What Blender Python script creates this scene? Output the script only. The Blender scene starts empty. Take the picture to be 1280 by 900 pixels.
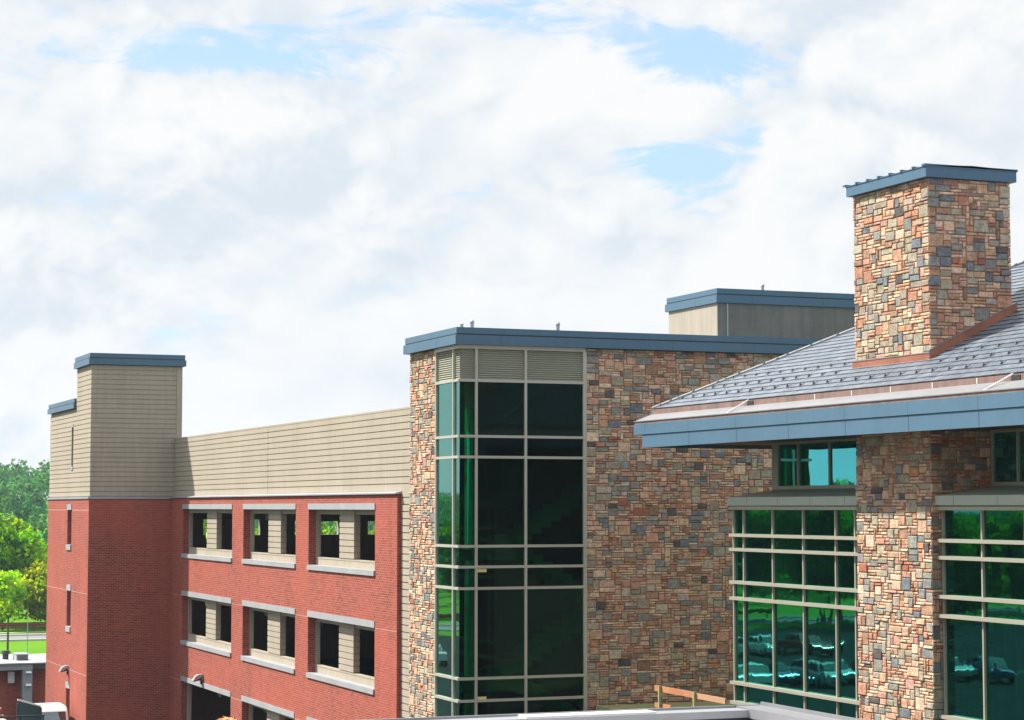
import bpy, bmesh, math, random
import numpy as np
from mathutils import Vector, Matrix

R = math.radians
scene = bpy.context.scene
COL = scene.collection

# ------------------------------------------------------------------ camera
F_PX, HOR, XA = 2650.0, 634.0, -1062.0
PITCH = math.atan((HOR - 450) / F_PX)
YAW = math.atan(-XA * math.cos(PITCH) / F_PX)
ZC = 11.0
cam_data = bpy.data.cameras.new('camera')
cam_data.sensor_width = 36.0
cam_data.lens = F_PX / 1280 * 36.0
cam_data.clip_start = 0.5
cam_data.clip_end = 6000
cam = bpy.data.objects.new('camera', cam_data)
COL.objects.link(cam)
cam.location = (0, 0, ZC)
fwd = Vector((math.sin(YAW) * math.cos(PITCH), math.cos(YAW) * math.cos(PITCH), math.sin(PITCH)))
cam.rotation_mode = 'QUATERNION'
cam.rotation_quaternion = fwd.to_track_quat('-Z', 'Y')
scene.camera = cam

# ------------------------------------------------------------------ light
SUN_AZ, SUN_EL = R(-45), R(48)          # azimuth from +Y towards +X
EXPOSURE = 1.4
sv = Vector((math.sin(SUN_AZ) * math.cos(SUN_EL), math.cos(SUN_AZ) * math.cos(SUN_EL), math.sin(SUN_EL)))
sun_data = bpy.data.lights.new('sun', 'SUN')
sun_data.energy = 3.5
sun_data.angle = R(1.6)
sun_data.color = (1.0, 0.95, 0.87)
sun = bpy.data.objects.new('sun', sun_data)
COL.objects.link(sun)
sun.location = (-60, 60, 80)
sun.rotation_mode = 'QUATERNION'
sun.rotation_quaternion = sv.to_track_quat('Z', 'Y')

scene.view_settings.view_transform = 'Standard'
scene.view_settings.look = 'None'
scene.view_settings.gamma = 1.0
scene.view_settings.use_curve_mapping = False
scene.view_settings.exposure = EXPOSURE
try:
    scene.cycles.max_bounces = 8
    scene.cycles.transparent_max_bounces = 12
    scene.cycles.use_denoising = True
    scene.cycles.sample_clamp_indirect = 4.0
except Exception:
    pass


class NT:
    """small node-tree helper"""
    def __init__(s, tree):
        s.t = tree
        s.n = tree.nodes
        s.l = tree.links

    def new(s, typ, **kw):
        nd = s.n.new(typ)
        for k, v in kw.items():
            setattr(nd, k, v)
        return nd

    def put(s, sock, v):
        if isinstance(v, bpy.types.NodeSocket):
            s.l.new(v, sock)
        elif v is not None:
            sock.default_value = v

    def math(s, op, a, b=None, c=None, clamp=False):
        nd = s.new('ShaderNodeMath', operation=op, use_clamp=clamp)
        for i, v in enumerate((a, b, c)):
            if v is not None:
                s.put(nd.inputs[i], v)
        return nd.outputs[0]

    def mix(s, f, a, b, blend='MIX'):
        nd = s.new('ShaderNodeMix', data_type='RGBA', blend_type=blend)
        s.put(nd.inputs[0], f)
        s.put(nd.inputs[6], a)
        s.put(nd.inputs[7], b)
        return nd.outputs[2]

    def noise(s, vec, scale, detail=4, rough=0.55, dist=0.0):
        nd = s.new('ShaderNodeTexNoise')
        if vec is not None:
            s.l.new(vec, nd.inputs['Vector'])
        nd.inputs['Scale'].default_value = scale
        nd.inputs['Detail'].default_value = detail
        nd.inputs['Roughness'].default_value = rough
        nd.inputs['Distortion'].default_value = dist
        return nd.outputs['Fac']

    def ramp(s, f, stops, interp='LINEAR'):
        nd = s.new('ShaderNodeValToRGB')
        cr = nd.color_ramp
        cr.interpolation = interp
        while len(cr.elements) < len(stops):
            cr.elements.new(0.5)
        for e, (p, c) in zip(cr.elements, stops):
            e.position = p
            e.color = c if len(c) == 4 else (*c, 1)
        s.put(nd.inputs[0], f)
        return nd.outputs[0]

    def smooth(s, v, a, b):
        nd = s.new('ShaderNodeMapRange', interpolation_type='SMOOTHSTEP')
        s.put(nd.inputs[0], v)
        nd.inputs[1].default_value = a
        nd.inputs[2].default_value = b
        return nd.outputs[0]

    def mapping(s, vec, scale=(1, 1, 1), rot=(0, 0, 0), loc=(0, 0, 0)):
        nd = s.new('ShaderNodeMapping')
        s.l.new(vec, nd.inputs[0])
        nd.inputs['Scale'].default_value = scale
        nd.inputs['Rotation'].default_value = rot
        nd.inputs['Location'].default_value = loc
        return nd.outputs[0]


def build_world():
    w = bpy.data.worlds.new('World')
    scene.world = w
    w.use_nodes = True
    t = NT(w.node_tree)
    t.n.clear()
    out = t.new('ShaderNodeOutputWorld')
    bg = t.new('ShaderNodeBackground')
    bg.inputs[1].default_value = 0.1
    t.l.new(bg.outputs[0], out.inputs[0])
    sky = t.new('ShaderNodeTexSky', sky_type='NISHITA')
    sky.sun_disc = False
    sky.sun_elevation = SUN_EL
    sky.sun_rotation = SUN_AZ % (2 * math.pi)
    sky.air_density = 1.0
    sky.dust_density = 0.6
    sky.ozone_density = 1.2
    tc = t.new('ShaderNodeTexCoord')
    d = tc.outputs['Generated']
    sep = t.new('ShaderNodeSeparateXYZ')
    t.l.new(d, sep.inputs[0])
    az = t.math('ARCTAN2', sep.outputs[0], sep.outputs[1])
    el = t.math('ARCSINE', sep.outputs[2])
    # cumulus sheet: fractal noise on the sky sphere, flattened towards the horizon
    warp = t.new('ShaderNodeTexNoise')
    t.l.new(d, warp.inputs['Vector'])
    warp.inputs['Scale'].default_value = 9.0
    warp.inputs['Detail'].default_value = 8
    wv = t.new('ShaderNodeVectorMath', operation='MULTIPLY_ADD')
    t.l.new(warp.outputs['Color'], wv.inputs[0])
    wv.inputs[1].default_value = (0.055, 0.055, 0.045)
    t.l.new(d, wv.inputs[2])

    def billow(loc, scale):
        """rounded heaps with creases between them"""
        v = t.mapping(wv.outputs[0], (1, 1, 1.35), loc=loc)
        tot = None
        for k, (sc, w) in enumerate(((1.0, 0.50), (2.13, 0.27), (4.4, 0.15), (9.1, 0.085), (18.7, 0.05))):
            n_ = t.noise(v, scale * sc, 0, 0.5)
            a_ = t.math('MULTIPLY', t.math('ABSOLUTE', t.math('SUBTRACT', n_, 0.5)), 2 * w * 1.9)
            tot = a_ if tot is None else t.math('ADD', tot, a_)
        return tot
    L0 = (0.52, 0.31, 0.24)
    b0 = billow(L0, 8.5)
    b1 = billow((L0[0] - 0.009, L0[1] + 0.004, L0[2] + 0.016), 8.5)
    fine = t.noise(t.mapping(d, (1, 1, 1.5), loc=(1.7, 0.4, 0.9)), 26.0, 10, 0.62, 0.3)
    wisp = t.noise(t.mapping(d, (1, 1, 4.0), rot=(0, R(8), 0), loc=(0.2, 2.0, 0.0)), 16.0, 13, 0.7, 1.0)
    mass = t.noise(t.mapping(d, (1, 1, 1.6), loc=(2.2, 0.7, 0.1)), 4.0, 6, 0.5, 0.2)

    def patch(a0, e0, wa, we):
        a = t.math('DIVIDE', t.math('SUBTRACT', az, R(a0)), R(wa))
        e = t.math('DIVIDE', t.math('SUBTRACT', el, R(e0)), R(we))
        q = t.math('ADD', t.math('MULTIPLY', a, a), t.math('MULTIPLY', e, e))
        return t.math('POWER', 2.718, t.math('MULTIPLY', q, -1.0))
    # breaks in the cover (azimuth, elevation, widths in degrees)
    gaps = None
    for a0, e0, wa, we, amt in GAPS:
        p = t.math('MULTIPLY', patch(a0, e0, wa, we), amt)
        gaps = p if gaps is None else t.math('MAXIMUM', gaps, p)
    # elsewhere, thinner cover overhead and behind
    behind = t.smooth(t.math('ABSOLUTE', t.math('SUBTRACT', az, R(15))), R(60), R(130))
    gaps = t.math('MAXIMUM', gaps, t.math('MULTIPLY', behind, 0.62))
    thick = t.math('ADD', t.math('MULTIPLY', b0, 0.42), t.math('MULTIPLY', wisp, 1.0))
    thick = t.math('ADD', thick, t.math('ADD', t.math('MULTIPLY', fine, 0.40), -0.09))
    thick = t.math('SUBTRACT', thick, t.math('MULTIPLY', gaps, 0.34))
    cover = t.smooth(thick, 0.38, 0.64)
    # relief: the side of each billow turned to the sun is bright, the underside grey
    relief = t.math('MULTIPLY', t.math('SUBTRACT', b0, b1), 1.15)
    puffy = t.math('ADD', 0.22, t.math('MULTIPLY', t.smooth(mass, 0.42, 0.58), 0.78))
    relief = t.math('MULTIPLY', relief, puffy)
    base = t.noise(t.mapping(d, (1, 1, 2.2), loc=(4.0, 1.0, 3.3)), 4.2, 9, 0.5, 0.2)
    puff = t.math('ADD', t.math('MULTIPLY', base, 0.75), t.math('MULTIPLY', b0, 0.20))
    puff = t.math('ADD', t.math('ADD', puff, relief), t.math('MULTIPLY', fine, 0.16))
    puff = t.smooth(t.math('ADD', puff, t.math('ADD', 0.15, t.math('MULTIPLY', t.smooth(el, R(8), R(2)), 0.10))), 0.22, 0.98)
    cloud = t.mix(puff, (2.80, 3.08, 3.36, 1), (3.66, 3.69, 3.71, 1))
    blue = t.mix(0.75, sky.outputs[0], (1.85, 2.58, 3.45, 1))
    col = t.mix(cover, blue, cloud)
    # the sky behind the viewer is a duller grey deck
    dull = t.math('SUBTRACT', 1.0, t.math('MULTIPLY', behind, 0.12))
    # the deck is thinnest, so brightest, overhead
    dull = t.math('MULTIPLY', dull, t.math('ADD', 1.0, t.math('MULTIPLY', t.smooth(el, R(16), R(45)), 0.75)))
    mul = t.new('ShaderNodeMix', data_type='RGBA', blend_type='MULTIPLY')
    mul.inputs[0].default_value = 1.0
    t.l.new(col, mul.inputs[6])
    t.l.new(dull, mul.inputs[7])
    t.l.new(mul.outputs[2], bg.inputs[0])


GAPS = [(26.7, 12.0, 2.0, 1.0, 1.25), (26.0, 9.3, 2.0, 1.15, 1.35), (28.2, 9.8, 1.1, 0.8, 0.9),
        (14.0, 12.2, 5.2, 0.7, 1.0), (20.5, 13.3, 5.0, 0.45, 0.8), (35.0, 20.0, 5.0, 3.0, 0.9),
        (5.0, 22.0, 8.0, 3.0, 0.9), (-12.0, 14.0, 5.0, 2.0, 0.8), (-32.0, 9.0, 5.0, 2.0, 0.8)]
build_world()

# ------------------------------------------------------------------ materials
MATS = {}


def mat(name):
    m = bpy.data.materials.new(name)
    m.use_nodes = True
    t = NT(m.node_tree)
    t.n.clear()
    out = t.new('ShaderNodeOutputMaterial')
    MATS[name] = m
    return m, t, out


def principled(t, out, color, rough=0.7, metal=0.0, spec=0.4, bump=None, bdist=0.01, bstr=0.6):
    p = t.new('ShaderNodeBsdfPrincipled')
    t.put(p.inputs['Base Color'], color)
    t.put(p.inputs['Roughness'], rough)
    t.put(p.inputs['Metallic'], metal)
    t.put(p.inputs['Specular IOR Level'], spec)
    if bump is not None:
        b = t.new('ShaderNodeBump')
        b.inputs['Strength'].default_value = bstr
        b.inputs['Distance'].default_value = bdist
        t.l.new(bump, b.inputs['Height'])
        t.l.new(b.outputs[0], p.inputs['Normal'])
    t.l.new(p.outputs[0], out.inputs[0])
    return p


def c4(c, k=1.0):
    return (c[0] * k, c[1] * k, c[2] * k, 1)


def weathered(name, color, rough=0.7, metal=0.0, var=0.18, scale=1.2, streak=0.0, spec=0.4, bump=0.0):
    m, t, out = mat(name)
    g = t.new('ShaderNodeNewGeometry').outputs['Position']
    n1 = t.noise(g, scale, 6, 0.6)
    n2 = t.noise(g, scale * 14, 4, 0.6)
    f = t.math('ADD', t.math('MULTIPLY', n1, 0.65), t.math('MULTIPLY', n2, 0.35))
    if streak:
        n3 = t.noise(t.mapping(g, (6, 6, 0.35)), 1.0, 5, 0.6)
        f = t.math('ADD', t.math('MULTIPLY', f, 1 - streak), t.math('MULTIPLY', n3, streak))
    f = t.smooth(f, 0.3, 0.7)
    col = t.mix(f, c4(color, 1 - var), c4(color, 1 + var))
    principled(t, out, col, rough, metal, spec, n2 if bump else None, 0.006, bump)
    return m


def brick_mat(name, c1, c2, mortar):
    m, t, out = mat(name)
    uv = t.new('ShaderNodeUVMap').outputs[0]
    g = t.new('ShaderNodeNewGeometry').outputs['Position']
    b = t.new('ShaderNodeTexBrick')
    t.l.new(uv, b.inputs['Vector'])
    b.offset = 0.5
    b.inputs['Color1'].default_value = c4(c1)
    b.inputs['Color2'].default_value = c4(c2)
    b.inputs['Mortar'].default_value = c4(mortar)
    b.inputs['Scale'].default_value = 1.0
    b.inputs['Mortar Size'].default_value = 0.0055
    b.inputs['Mortar Smooth'].default_value = 0.25
    b.inputs['Bias'].default_value = -0.1
    b.inputs['Brick Width'].default_value = 0.203
    b.inputs['Row Height'].default_value = 0.0677
    n1 = t.noise(g, 0.45, 6, 0.6)
    n2 = t.noise(g, 30, 3, 0.6)
    col = t.mix(t.smooth(n1, 0.32, 0.7), b.outputs['Color'], t.mix(0.5, b.outputs['Color'], c4(c1, 1.35)))
    col = t.mix(t.math('MULTIPLY', n2, 0.5), col, t.mix(1.0, col, (0.72, 0.68, 0.66, 1), 'MULTIPLY'))
    st_ = t.noise(t.mapping(g, (2.2, 2.2, 0.12)), 1.0, 6, 0.6)
    col = t.mix(t.math('MULTIPLY', t.smooth(st_, 0.5, 0.72), 0.35), col, t.mix(1.0, col, (0.68, 0.66, 0.66, 1), 'MULTIPLY'))
    h = t.math('SUBTRACT', 1.0, b.outputs['Fac'])
    principled(t, out, col, 0.86, 0, 0.2, h, 0.006, 0.7)
    return m


def attr_mat(name, rough=0.85, bump=0.5, grain=24.0, spec=0.25, tint=1.0):
    m, t, out = mat(name)
    a = t.new('ShaderNodeVertexColor')
    a.layer_name = 'Col'
    g = t.new('ShaderNodeNewGeometry').outputs['Position']
    n1 = t.noise(g, grain, 6, 0.65)
    n2 = t.noise(g, grain * 0.3, 4, 0.6, 0.6)
    f = t.smooth(t.math('ADD', t.math('MULTIPLY', n1, 0.5), t.math('MULTIPLY', n2, 0.5)), 0.3, 0.7)
    lo = t.mix(1.0, a.outputs[0], (0.56 * tint, 0.52 * tint, 0.50 * tint, 1), 'MULTIPLY')
    hi = t.mix(1.0, a.outputs[0], (1.30 * tint, 1.28 * tint, 1.26 * tint, 1), 'MULTIPLY')
    col = t.mix(f, lo, hi)
    principled(t, out, col, rough, 0, spec, n1, 0.02, bump)
    return m


def glass_mat(name, tint, refl, base, wav=0.35):
    m, t, out = mat(name)
    g = t.new('ShaderNodeNewGeometry')
    ior = t.math('ADD', 1.5, t.math('MULTIPLY', g.outputs['Backfacing'], 1 / 1.5 - 1.5))
    fr = t.new('ShaderNodeFresnel')
    t.l.new(ior, fr.inputs[0])
    fac = t.math('ADD', t.math('MULTIPLY', fr.outputs[0], 2.9), base, clamp=True)
    tr = t.new('ShaderNodeBsdfTransparent')
    tr.inputs[0].default_value = c4(tint)
    gl = t.new('ShaderNodeBsdfGlossy')
    gl.inputs['Color'].default_value = c4(refl)
    gl.inputs['Roughness'].default_value = 0.015
    b = t.new('ShaderNodeBump')
    b.inputs['Strength'].default_value = wav
    b.inputs['Distance'].default_value = 0.02
    t.l.new(t.noise(t.mapping(g.outputs['Position'], (1, 1, 0.6)), 0.8, 3, 0.5), b.inputs['Height'])
    t.l.new(b.outputs[0], gl.inputs['Normal'])
    mx = t.new('ShaderNodeMixShader')
    t.l.new(fac, mx.inputs[0])
    t.l.new(tr.outputs[0], mx.inputs[1])
    t.l.new(gl.outputs[0], mx.inputs[2])
    t.l.new(mx.outputs[0], out.inputs[0])
    return m


def foliage_mat(name):
    m, t, out = mat(name)
    a = t.new('ShaderNodeVertexColor')
    a.layer_name = 'Col'
    d = t.new('ShaderNodeBsdfDiffuse')
    tl = t.new('ShaderNodeBsdfTranslucent')
    t.l.new(a.outputs[0], d.inputs[0])
    t.l.new(t.mix(1.0, a.outputs[0], (1.7, 1.55, 0.6, 1), 'MULTIPLY'), tl.inputs[0])
    mx = t.new('ShaderNodeMixShader')
    mx.inputs[0].default_value = 0.58
    t.l.new(d.outputs[0], mx.inputs[1])
    t.l.new(tl.outputs[0], mx.inputs[2])
    t.l.new(mx.outputs[0], out.inputs[0])
    return m


def emit_mat(name, color, k):
    m, t, out = mat(name)
    e = t.new('ShaderNodeEmission')
    e.inputs[0].default_value = c4(color)
    e.inputs[1].default_value = k
    t.l.new(e.outputs[0], out.inputs[0])
    return m


brick_mat('brick', (0.35, 0.082, 0.054), (0.20, 0.040, 0.028), (0.46, 0.27, 0.21))
weathered('siding', (0.365, 0.316, 0.247), 0.8, 0, 0.12, 0.5, 0.45, 0.2)
weathered('siding_backing', (0.22, 0.18, 0.14), 0.9, 0, 0.1, 0.8, 0, 0.2)
weathered('limestone', (0.30, 0.31, 0.32), 0.8, 0, 0.12, 0.9, 0.2, 0.25)
weathered('ledge_metal', (0.33, 0.34, 0.36), 0.5, 0.3, 0.08, 1.0)
weathered('blue_metal', (0.078, 0.148, 0.215), 0.42, 0.0, 0.09, 0.7, 0.25, 0.24)
weathered('frame_metal', (0.45, 0.43, 0.36), 0.42, 0.25, 0.06, 1.0, 0, 0.45)
weathered('bay_metal', (0.32, 0.30, 0.235), 0.45, 0.1, 0.06, 1.0, 0, 0.4)
weathered('canopy_metal', (0.36, 0.40, 0.33), 0.45, 0.1, 0.06, 1.0, 0, 0.4)
weathered('louver_metal', (0.36, 0.36, 0.28), 0.5, 0.1, 0.08, 1.0, 0, 0.4)
weathered('copper', (0.42, 0.17, 0.105), 0.42, 0.55, 0.25, 2.0, 0.3, 0.5)
weathered('copper_dull', (0.23, 0.145, 0.125), 0.55, 0.2, 0.3, 2.5, 0.5, 0.5)
weathered('joint_sealant', (0.42, 0.27, 0.21), 0.8, 0, 0.1, 1.0)
weathered('guard_metal', (0.10, 0.10, 0.105), 0.5, 0.3, 0.2, 3.0)
weathered('gutter_metal', (0.22, 0.22, 0.23), 0.4, 0.2, 0.1, 1.5, 0.2, 0.5)
weathered('soffit', (0.16, 0.075, 0.045), 0.6, 0, 0.15, 1.5)
weathered('mortar', (0.25, 0.175, 0.13), 0.95, 0, 0.2, 3.0)
weathered('concrete', (0.17, 0.165, 0.15), 0.9, 0, 0.22, 0.8, 0.4, 0.2, 0.3)
weathered('concrete_pale', (0.37, 0.335, 0.28), 0.9, 0, 0.12, 0.8, 0.5, 0.2, 0.3)
weathered('deck_concrete', (0.16, 0.155, 0.14), 0.95, 0, 0.2, 0.6, 0, 0.2)
weathered('membrane', (0.55, 0.55, 0.57), 0.7, 0, 0.06, 0.6, 0, 0.3)
weathered('coping_grey', (0.27, 0.28, 0.29), 0.45, 0.2, 0.1, 1.5, 0, 0.5)
weathered('dark_metal', (0.035, 0.037, 0.04), 0.55, 0.2, 0.15, 2.0)
weathered('grey_paint', (0.30, 0.32, 0.33), 0.6, 0.1, 0.08, 1.5)
weathered('vent_metal', (0.36, 0.38, 0.40), 0.45, 0.4, 0.1, 3.0)
weathered('white_paint', (0.78, 0.78, 0.75), 0.4, 0, 0.06, 1.5, 0, 0.5)
weathered('green_board', (0.05, 0.085, 0.08), 0.6, 0, 0.2, 2.0)
weathered('teal_plastic', (0.03, 0.25, 0.18), 0.5, 0, 0.2, 2.0)
weathered('lumber', (0.42, 0.23, 0.13), 0.8, 0, 0.2, 3.0, 0.3)
weathered('cedar', (0.40, 0.17, 0.075), 0.75, 0, 0.2, 3.0, 0.2)
weathered('pale_wood', (0.56, 0.42, 0.28), 0.75, 0, 0.15, 3.0, 0.2)
weathered('post_wood', (0.30, 0.30, 0.13), 0.8, 0, 0.2, 3.0, 0.2)
weathered('sack', (0.6, 0.56, 0.5), 0.9, 0, 0.15, 3.0)
weathered('rust_rail', (0.20, 0.06, 0.03), 0.8, 0.1, 0.25, 2.0)
weathered('asphalt', (0.17, 0.17, 0.18), 0.95, 0, 0.12, 0.3)
weathered('lot_asphalt', (0.028, 0.028, 0.03), 0.95, 0, 0.3, 0.3, 0, 0.05)
weathered('kerb_concrete', (0.45, 0.40, 0.33), 0.9, 0, 0.15, 0.6)
weathered('bark', (0.09, 0.065, 0.045), 0.95, 0, 0.3, 4.0)
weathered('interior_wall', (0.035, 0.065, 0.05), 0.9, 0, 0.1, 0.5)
weathered('interior_floor', (0.30, 0.36, 0.31), 0.6, 0, 0.1, 0.5)
weathered('interior_column', (0.78, 0.80, 0.76), 0.6, 0, 0.05, 0.5)
weathered('stair_paint', (0.50, 0.55, 0.50), 0.7, 0, 0.1, 1.0)
weathered('tyre', (0.02, 0.02, 0.02), 0.9, 0, 0.1, 5.0)
weathered('chrome', (0.6, 0.6, 0.62), 0.25, 0.9, 0.05, 3.0)
weathered('yellow_paint', (0.75, 0.42, 0.04), 0.6, 0, 0.1, 2.0)
weathered('tag_paint', (0.72, 0.60, 0.25), 0.6, 0, 0.1, 2.0)
weathered('lime_paint', (0.50, 0.68, 0.03), 0.5, 0, 0.1, 2.0)
weathered('blue_fabric', (0.03, 0.16, 0.36), 0.8, 0, 0.15, 2.0)
weathered('green_fabric', (0.12, 0.30, 0.05), 0.8, 0, 0.15, 2.0)
for cname, cc in (('silver', (0.45, 0.46, 0.48)), ('white', (0.75, 0.75, 0.74)), ('red', (0.35, 0.02, 0.02)), ('navy', (0.02, 0.05, 0.16))):
    weathered('car_' + cname, cc, 0.25, 0.2, 0.03, 1.0, 0, 0.6)
attr_mat('stone', 0.88, 0.9, 26.0)
attr_mat('slate', 0.45, 0.3, 9.0, 0.5)
foliage_mat('foliage')
glass_mat('green_glass', (0.012, 0.48, 0.33), (0.46, 0.90, 0.82), -0.10, 0.10)
glass_mat('coated_glass', (0.012, 0.26, 0.14), (0.10, 0.68, 0.58), 0.06, 0.16)
glass_mat('clerestory_glass', (0.012, 0.26, 0.14), (0.16, 0.84, 0.86), 0.30, 0.14)
glass_mat('car_glass', (0.1, 0.13, 0.12), (0.9, 0.95, 0.95), 0.05, 0.0)


def grass_mat():
    m, t, out = mat('grass')
    g = t.new('ShaderNodeNewGeometry').outputs['Position']
    n1 = t.noise(g, 0.06, 6, 0.6)
    n2 = t.noise(t.mapping(g, (1, 1, 1)), 2.2, 5, 0.7)
    f = t.smooth(t.math('ADD', t.math('MULTIPLY', n1, 0.5), t.math('MULTIPLY', n2, 0.5)), 0.32, 0.66)
    col = t.mix(f, (0.06, 0.18, 0.002, 1), (0.115, 0.26, 0.003, 1))
    principled(t, out, col, 0.95, 0, 0.1, n2, 0.08, 0.6)


grass_mat()

# ------------------------------------------------------------------ mesh building
BASE = {}


class MB:
    def __init__(s):
        s.v, s.f, s.c, s.uv = [], [], [], []
        s.col = (1, 1, 1)

    def quad(s, pts, col=None):
        i = len(s.v)
        s.v.extend([tuple(p) for p in pts])
        s.f.append(tuple(range(i, i + len(pts))))
        s.c.append(col or s.col)

    def box(s, x0, x1, y0, y1, z0, z1, col=None):
        p = [(x0, y0, z0), (x1, y0, z0), (x1, y1, z0), (x0, y1, z0), (x0, y0, z1), (x1, y0, z1), (x1, y1, z1), (x0, y1, z1)]
        i = len(s.v)
        s.v.extend(p)
        for f in ((0, 3, 2, 1), (4, 5, 6, 7), (0, 1, 5, 4), (1, 2, 6, 5), (2, 3, 7, 6), (3, 0, 4, 7)):
            s.f.append(tuple(i + k for k in f))
            s.c.append(col or s.col)
        return s

    def prism(s, prof, axis, a0, a1, col=None):
        """extrude a 2-D polygon; axis 'y': prof=(x,z); axis 'x': prof=(y,z); axis 'z': prof=(x,y)"""
        def P(p, a):
            return {'y': (p[0], a, p[1]), 'x': (a, p[0], p[1]), 'z': (p[0], p[1], a)}[axis]
        n = len(prof)
        i = len(s.v)
        s.v.extend([P(p, a0) for p in prof] + [P(p, a1) for p in prof])
        s.f.append(tuple(i + k for k in range(n)))
        s.f.append(tuple(i + n + k for k in reversed(range(n))))
        for k in range(n):
            s.f.append((i + k, i + n + k, i + n + (k + 1) % n, i + (k + 1) % n))
        s.c.extend([col or s.col] * (n + 2))
        return s

    def tube(s, p0, p1, r0, r1=None, n=10, col=None, cap=True):
        r1 = r0 if r1 is None else r1
        p0, p1 = Vector(p0), Vector(p1)
        d = (p1 - p0).normalized()
        a = d.orthogonal().normalized()
        b = d.cross(a)
        i = len(s.v)
        for p, r in ((p0, r0), (p1, r1)):
            for k in range(n):
                an = 2 * math.pi * k / n
                s.v.append(tuple(p + (a * math.cos(an) + b * math.sin(an)) * r))
        for k in range(n):
            s.f.append((i + k, i + (k + 1) % n, i + n + (k + 1) % n, i + n + k))
            s.c.append(col or s.col)
        if cap:
            s.f.append(tuple(i + k for k in reversed(range(n))))
            s.f.append(tuple(i + n + k for k in range(n)))
            s.c.extend([col or s.col] * 2)
        return s

    def lathe(s, cx, cy, prof, n=16, col=None):
        i = len(s.v)
        m = len(prof)
        for r, z in prof:
            for k in range(n):
                an = 2 * math.pi * k / n
                s.v.append((cx + r * math.cos(an), cy + r * math.sin(an), z))
        for j in range(m - 1):
            for k in range(n):
                s.f.append((i + j * n + k, i + j * n + (k + 1) % n, i + (j + 1) * n + (k + 1) % n, i + (j + 1) * n + k))
                s.c.append(col or s.col)
        s.f.append(tuple(i + k for k in reversed(range(n))))
        s.f.append(tuple(i + (m - 1) * n + k for k in range(n)))
        s.c.extend([col or s.col] * 2)
        return s

    def wall(s, plane, d0, d1, u0, u1, v0, v1, holes=()):
        """wall slab with rectangular holes. plane 'X': u=y,v=z,d=x ; plane 'Y': u=x,v=z,d=y"""
        def P(u, v, d):
            return (d, u, v) if plane == 'X' else (u, d, v)
        us = sorted({u0, u1, *[h[0] for h in holes], *[h[1] for h in holes]})
        vs = sorted({v0, v1, *[h[2] for h in holes], *[h[3] for h in holes]})
        us = [u for u in us if u0 <= u <= u1]
        vs = [v for v in vs if v0 <= v <= v1]

        def inhole(u, v):
            return any(h[0] < u < h[1] and h[2] < v < h[3] for h in holes)
        for a, b in zip(us, us[1:]):
            for c, e in zip(vs, vs[1:]):
                if inhole((a + b) / 2, (c + e) / 2):
                    continue
                for d in (d0, d1):
                    s.quad([P(a, c, d), P(b, c, d), P(b, e, d), P(a, e, d)])
        for h in list(holes) + [(u0, u1, v0, v1)]:
            a, b, c, e = max(h[0], u0), min(h[1], u1), max(h[2], v0), min(h[3], v1)
            s.quad([P(a, c, d0), P(b, c, d0), P(b, c, d1), P(a, c, d1)])
            s.quad([P(a, e, d0), P(b, e, d0), P(b, e, d1), P(a, e, d1)])
            s.quad([P(a, c, d0), P(a, e, d0), P(a, e, d1), P(a, c, d1)])
            s.quad([P(b, c, d0), P(b, e, d0), P(b, e, d1), P(b, c, d1)])
        return s

    def build(s, name, material, parent=None, smooth=False):
        base = BASE.get(parent.name, Vector((0, 0, 0))) if parent is not None else Vector((0, 0, 0))
        me = bpy.data.meshes.new(name)
        v = np.array(s.v, dtype=np.float64) - np.array(base)
        me.from_pydata(v.tolist(), [], s.f)
        bm = bmesh.new()
        bm.from_mesh(me)
        bmesh.ops.recalc_face_normals(bm, faces=bm.faces)
        bm.to_mesh(me)
        bm.free()
        me.uv_layers.new(name='UVMap')
        ca = me.color_attributes.new(name='Col', type='FLOAT_COLOR', domain='CORNER')
        nl = len(me.loops)
        vi = np.zeros(nl, dtype=np.int32)
        me.loops.foreach_get('vertex_index', vi)
        nrm = np.zeros(len(me.polygons) * 3)
        me.polygons.foreach_get('normal', nrm)
        nrm = np.abs(nrm.reshape(-1, 3))
        tot = np.zeros(len(me.polygons), dtype=np.int32)
        me.polygons.foreach_get('loop_total', tot)
        ax = np.repeat(nrm.argmax(1), tot)
        wv = v[vi] + np.array(base)
        uv = np.where((ax == 0)[:, None], wv[:, [1, 2]], np.where((ax == 1)[:, None], wv[:, [0, 2]], wv[:, [0, 1]]))
        me.uv_layers['UVMap'].data.foreach_set('uv', uv.astype(np.float32).ravel())
        cc = np.repeat(np.array(s.c, dtype=np.float32), tot, axis=0)
        cc = np.concatenate([cc, np.ones((nl, 1), dtype=np.float32)], 1)
        me.color_attributes['Col'].data.foreach_set('color', cc.ravel())
        me.materials.append(MATS[material])
        if smooth:
            me.polygons.foreach_set('use_smooth', np.ones(len(me.polygons), dtype=bool))
        me.update()
        o = bpy.data.objects.new(name, me)
        COL.objects.link(o)
        if parent is not None:
            o.parent = parent
            BASE[o.name] = base
        else:
            BASE[o.name] = Vector((0, 0, 0))
        return o


def tag(o, label=None, cat=None, group=None, kind=None):
    if label:
        o['label'] = label
    if cat:
        o['category'] = cat
    if group:
        o['group'] = group
    if kind:
        o['kind'] = kind
    return o


def thing(name, loc, label, cat, group=None):
    o = bpy.data.objects.new(name, None)
    COL.objects.link(o)
    o.location = loc
    o.empty_display_size = 0.3
    BASE[o.name] = Vector(loc)
    return tag(o, label, cat, group)


def box(name, material, parent, *a):
    return MB().box(*a).build(name, material, parent)


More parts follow.
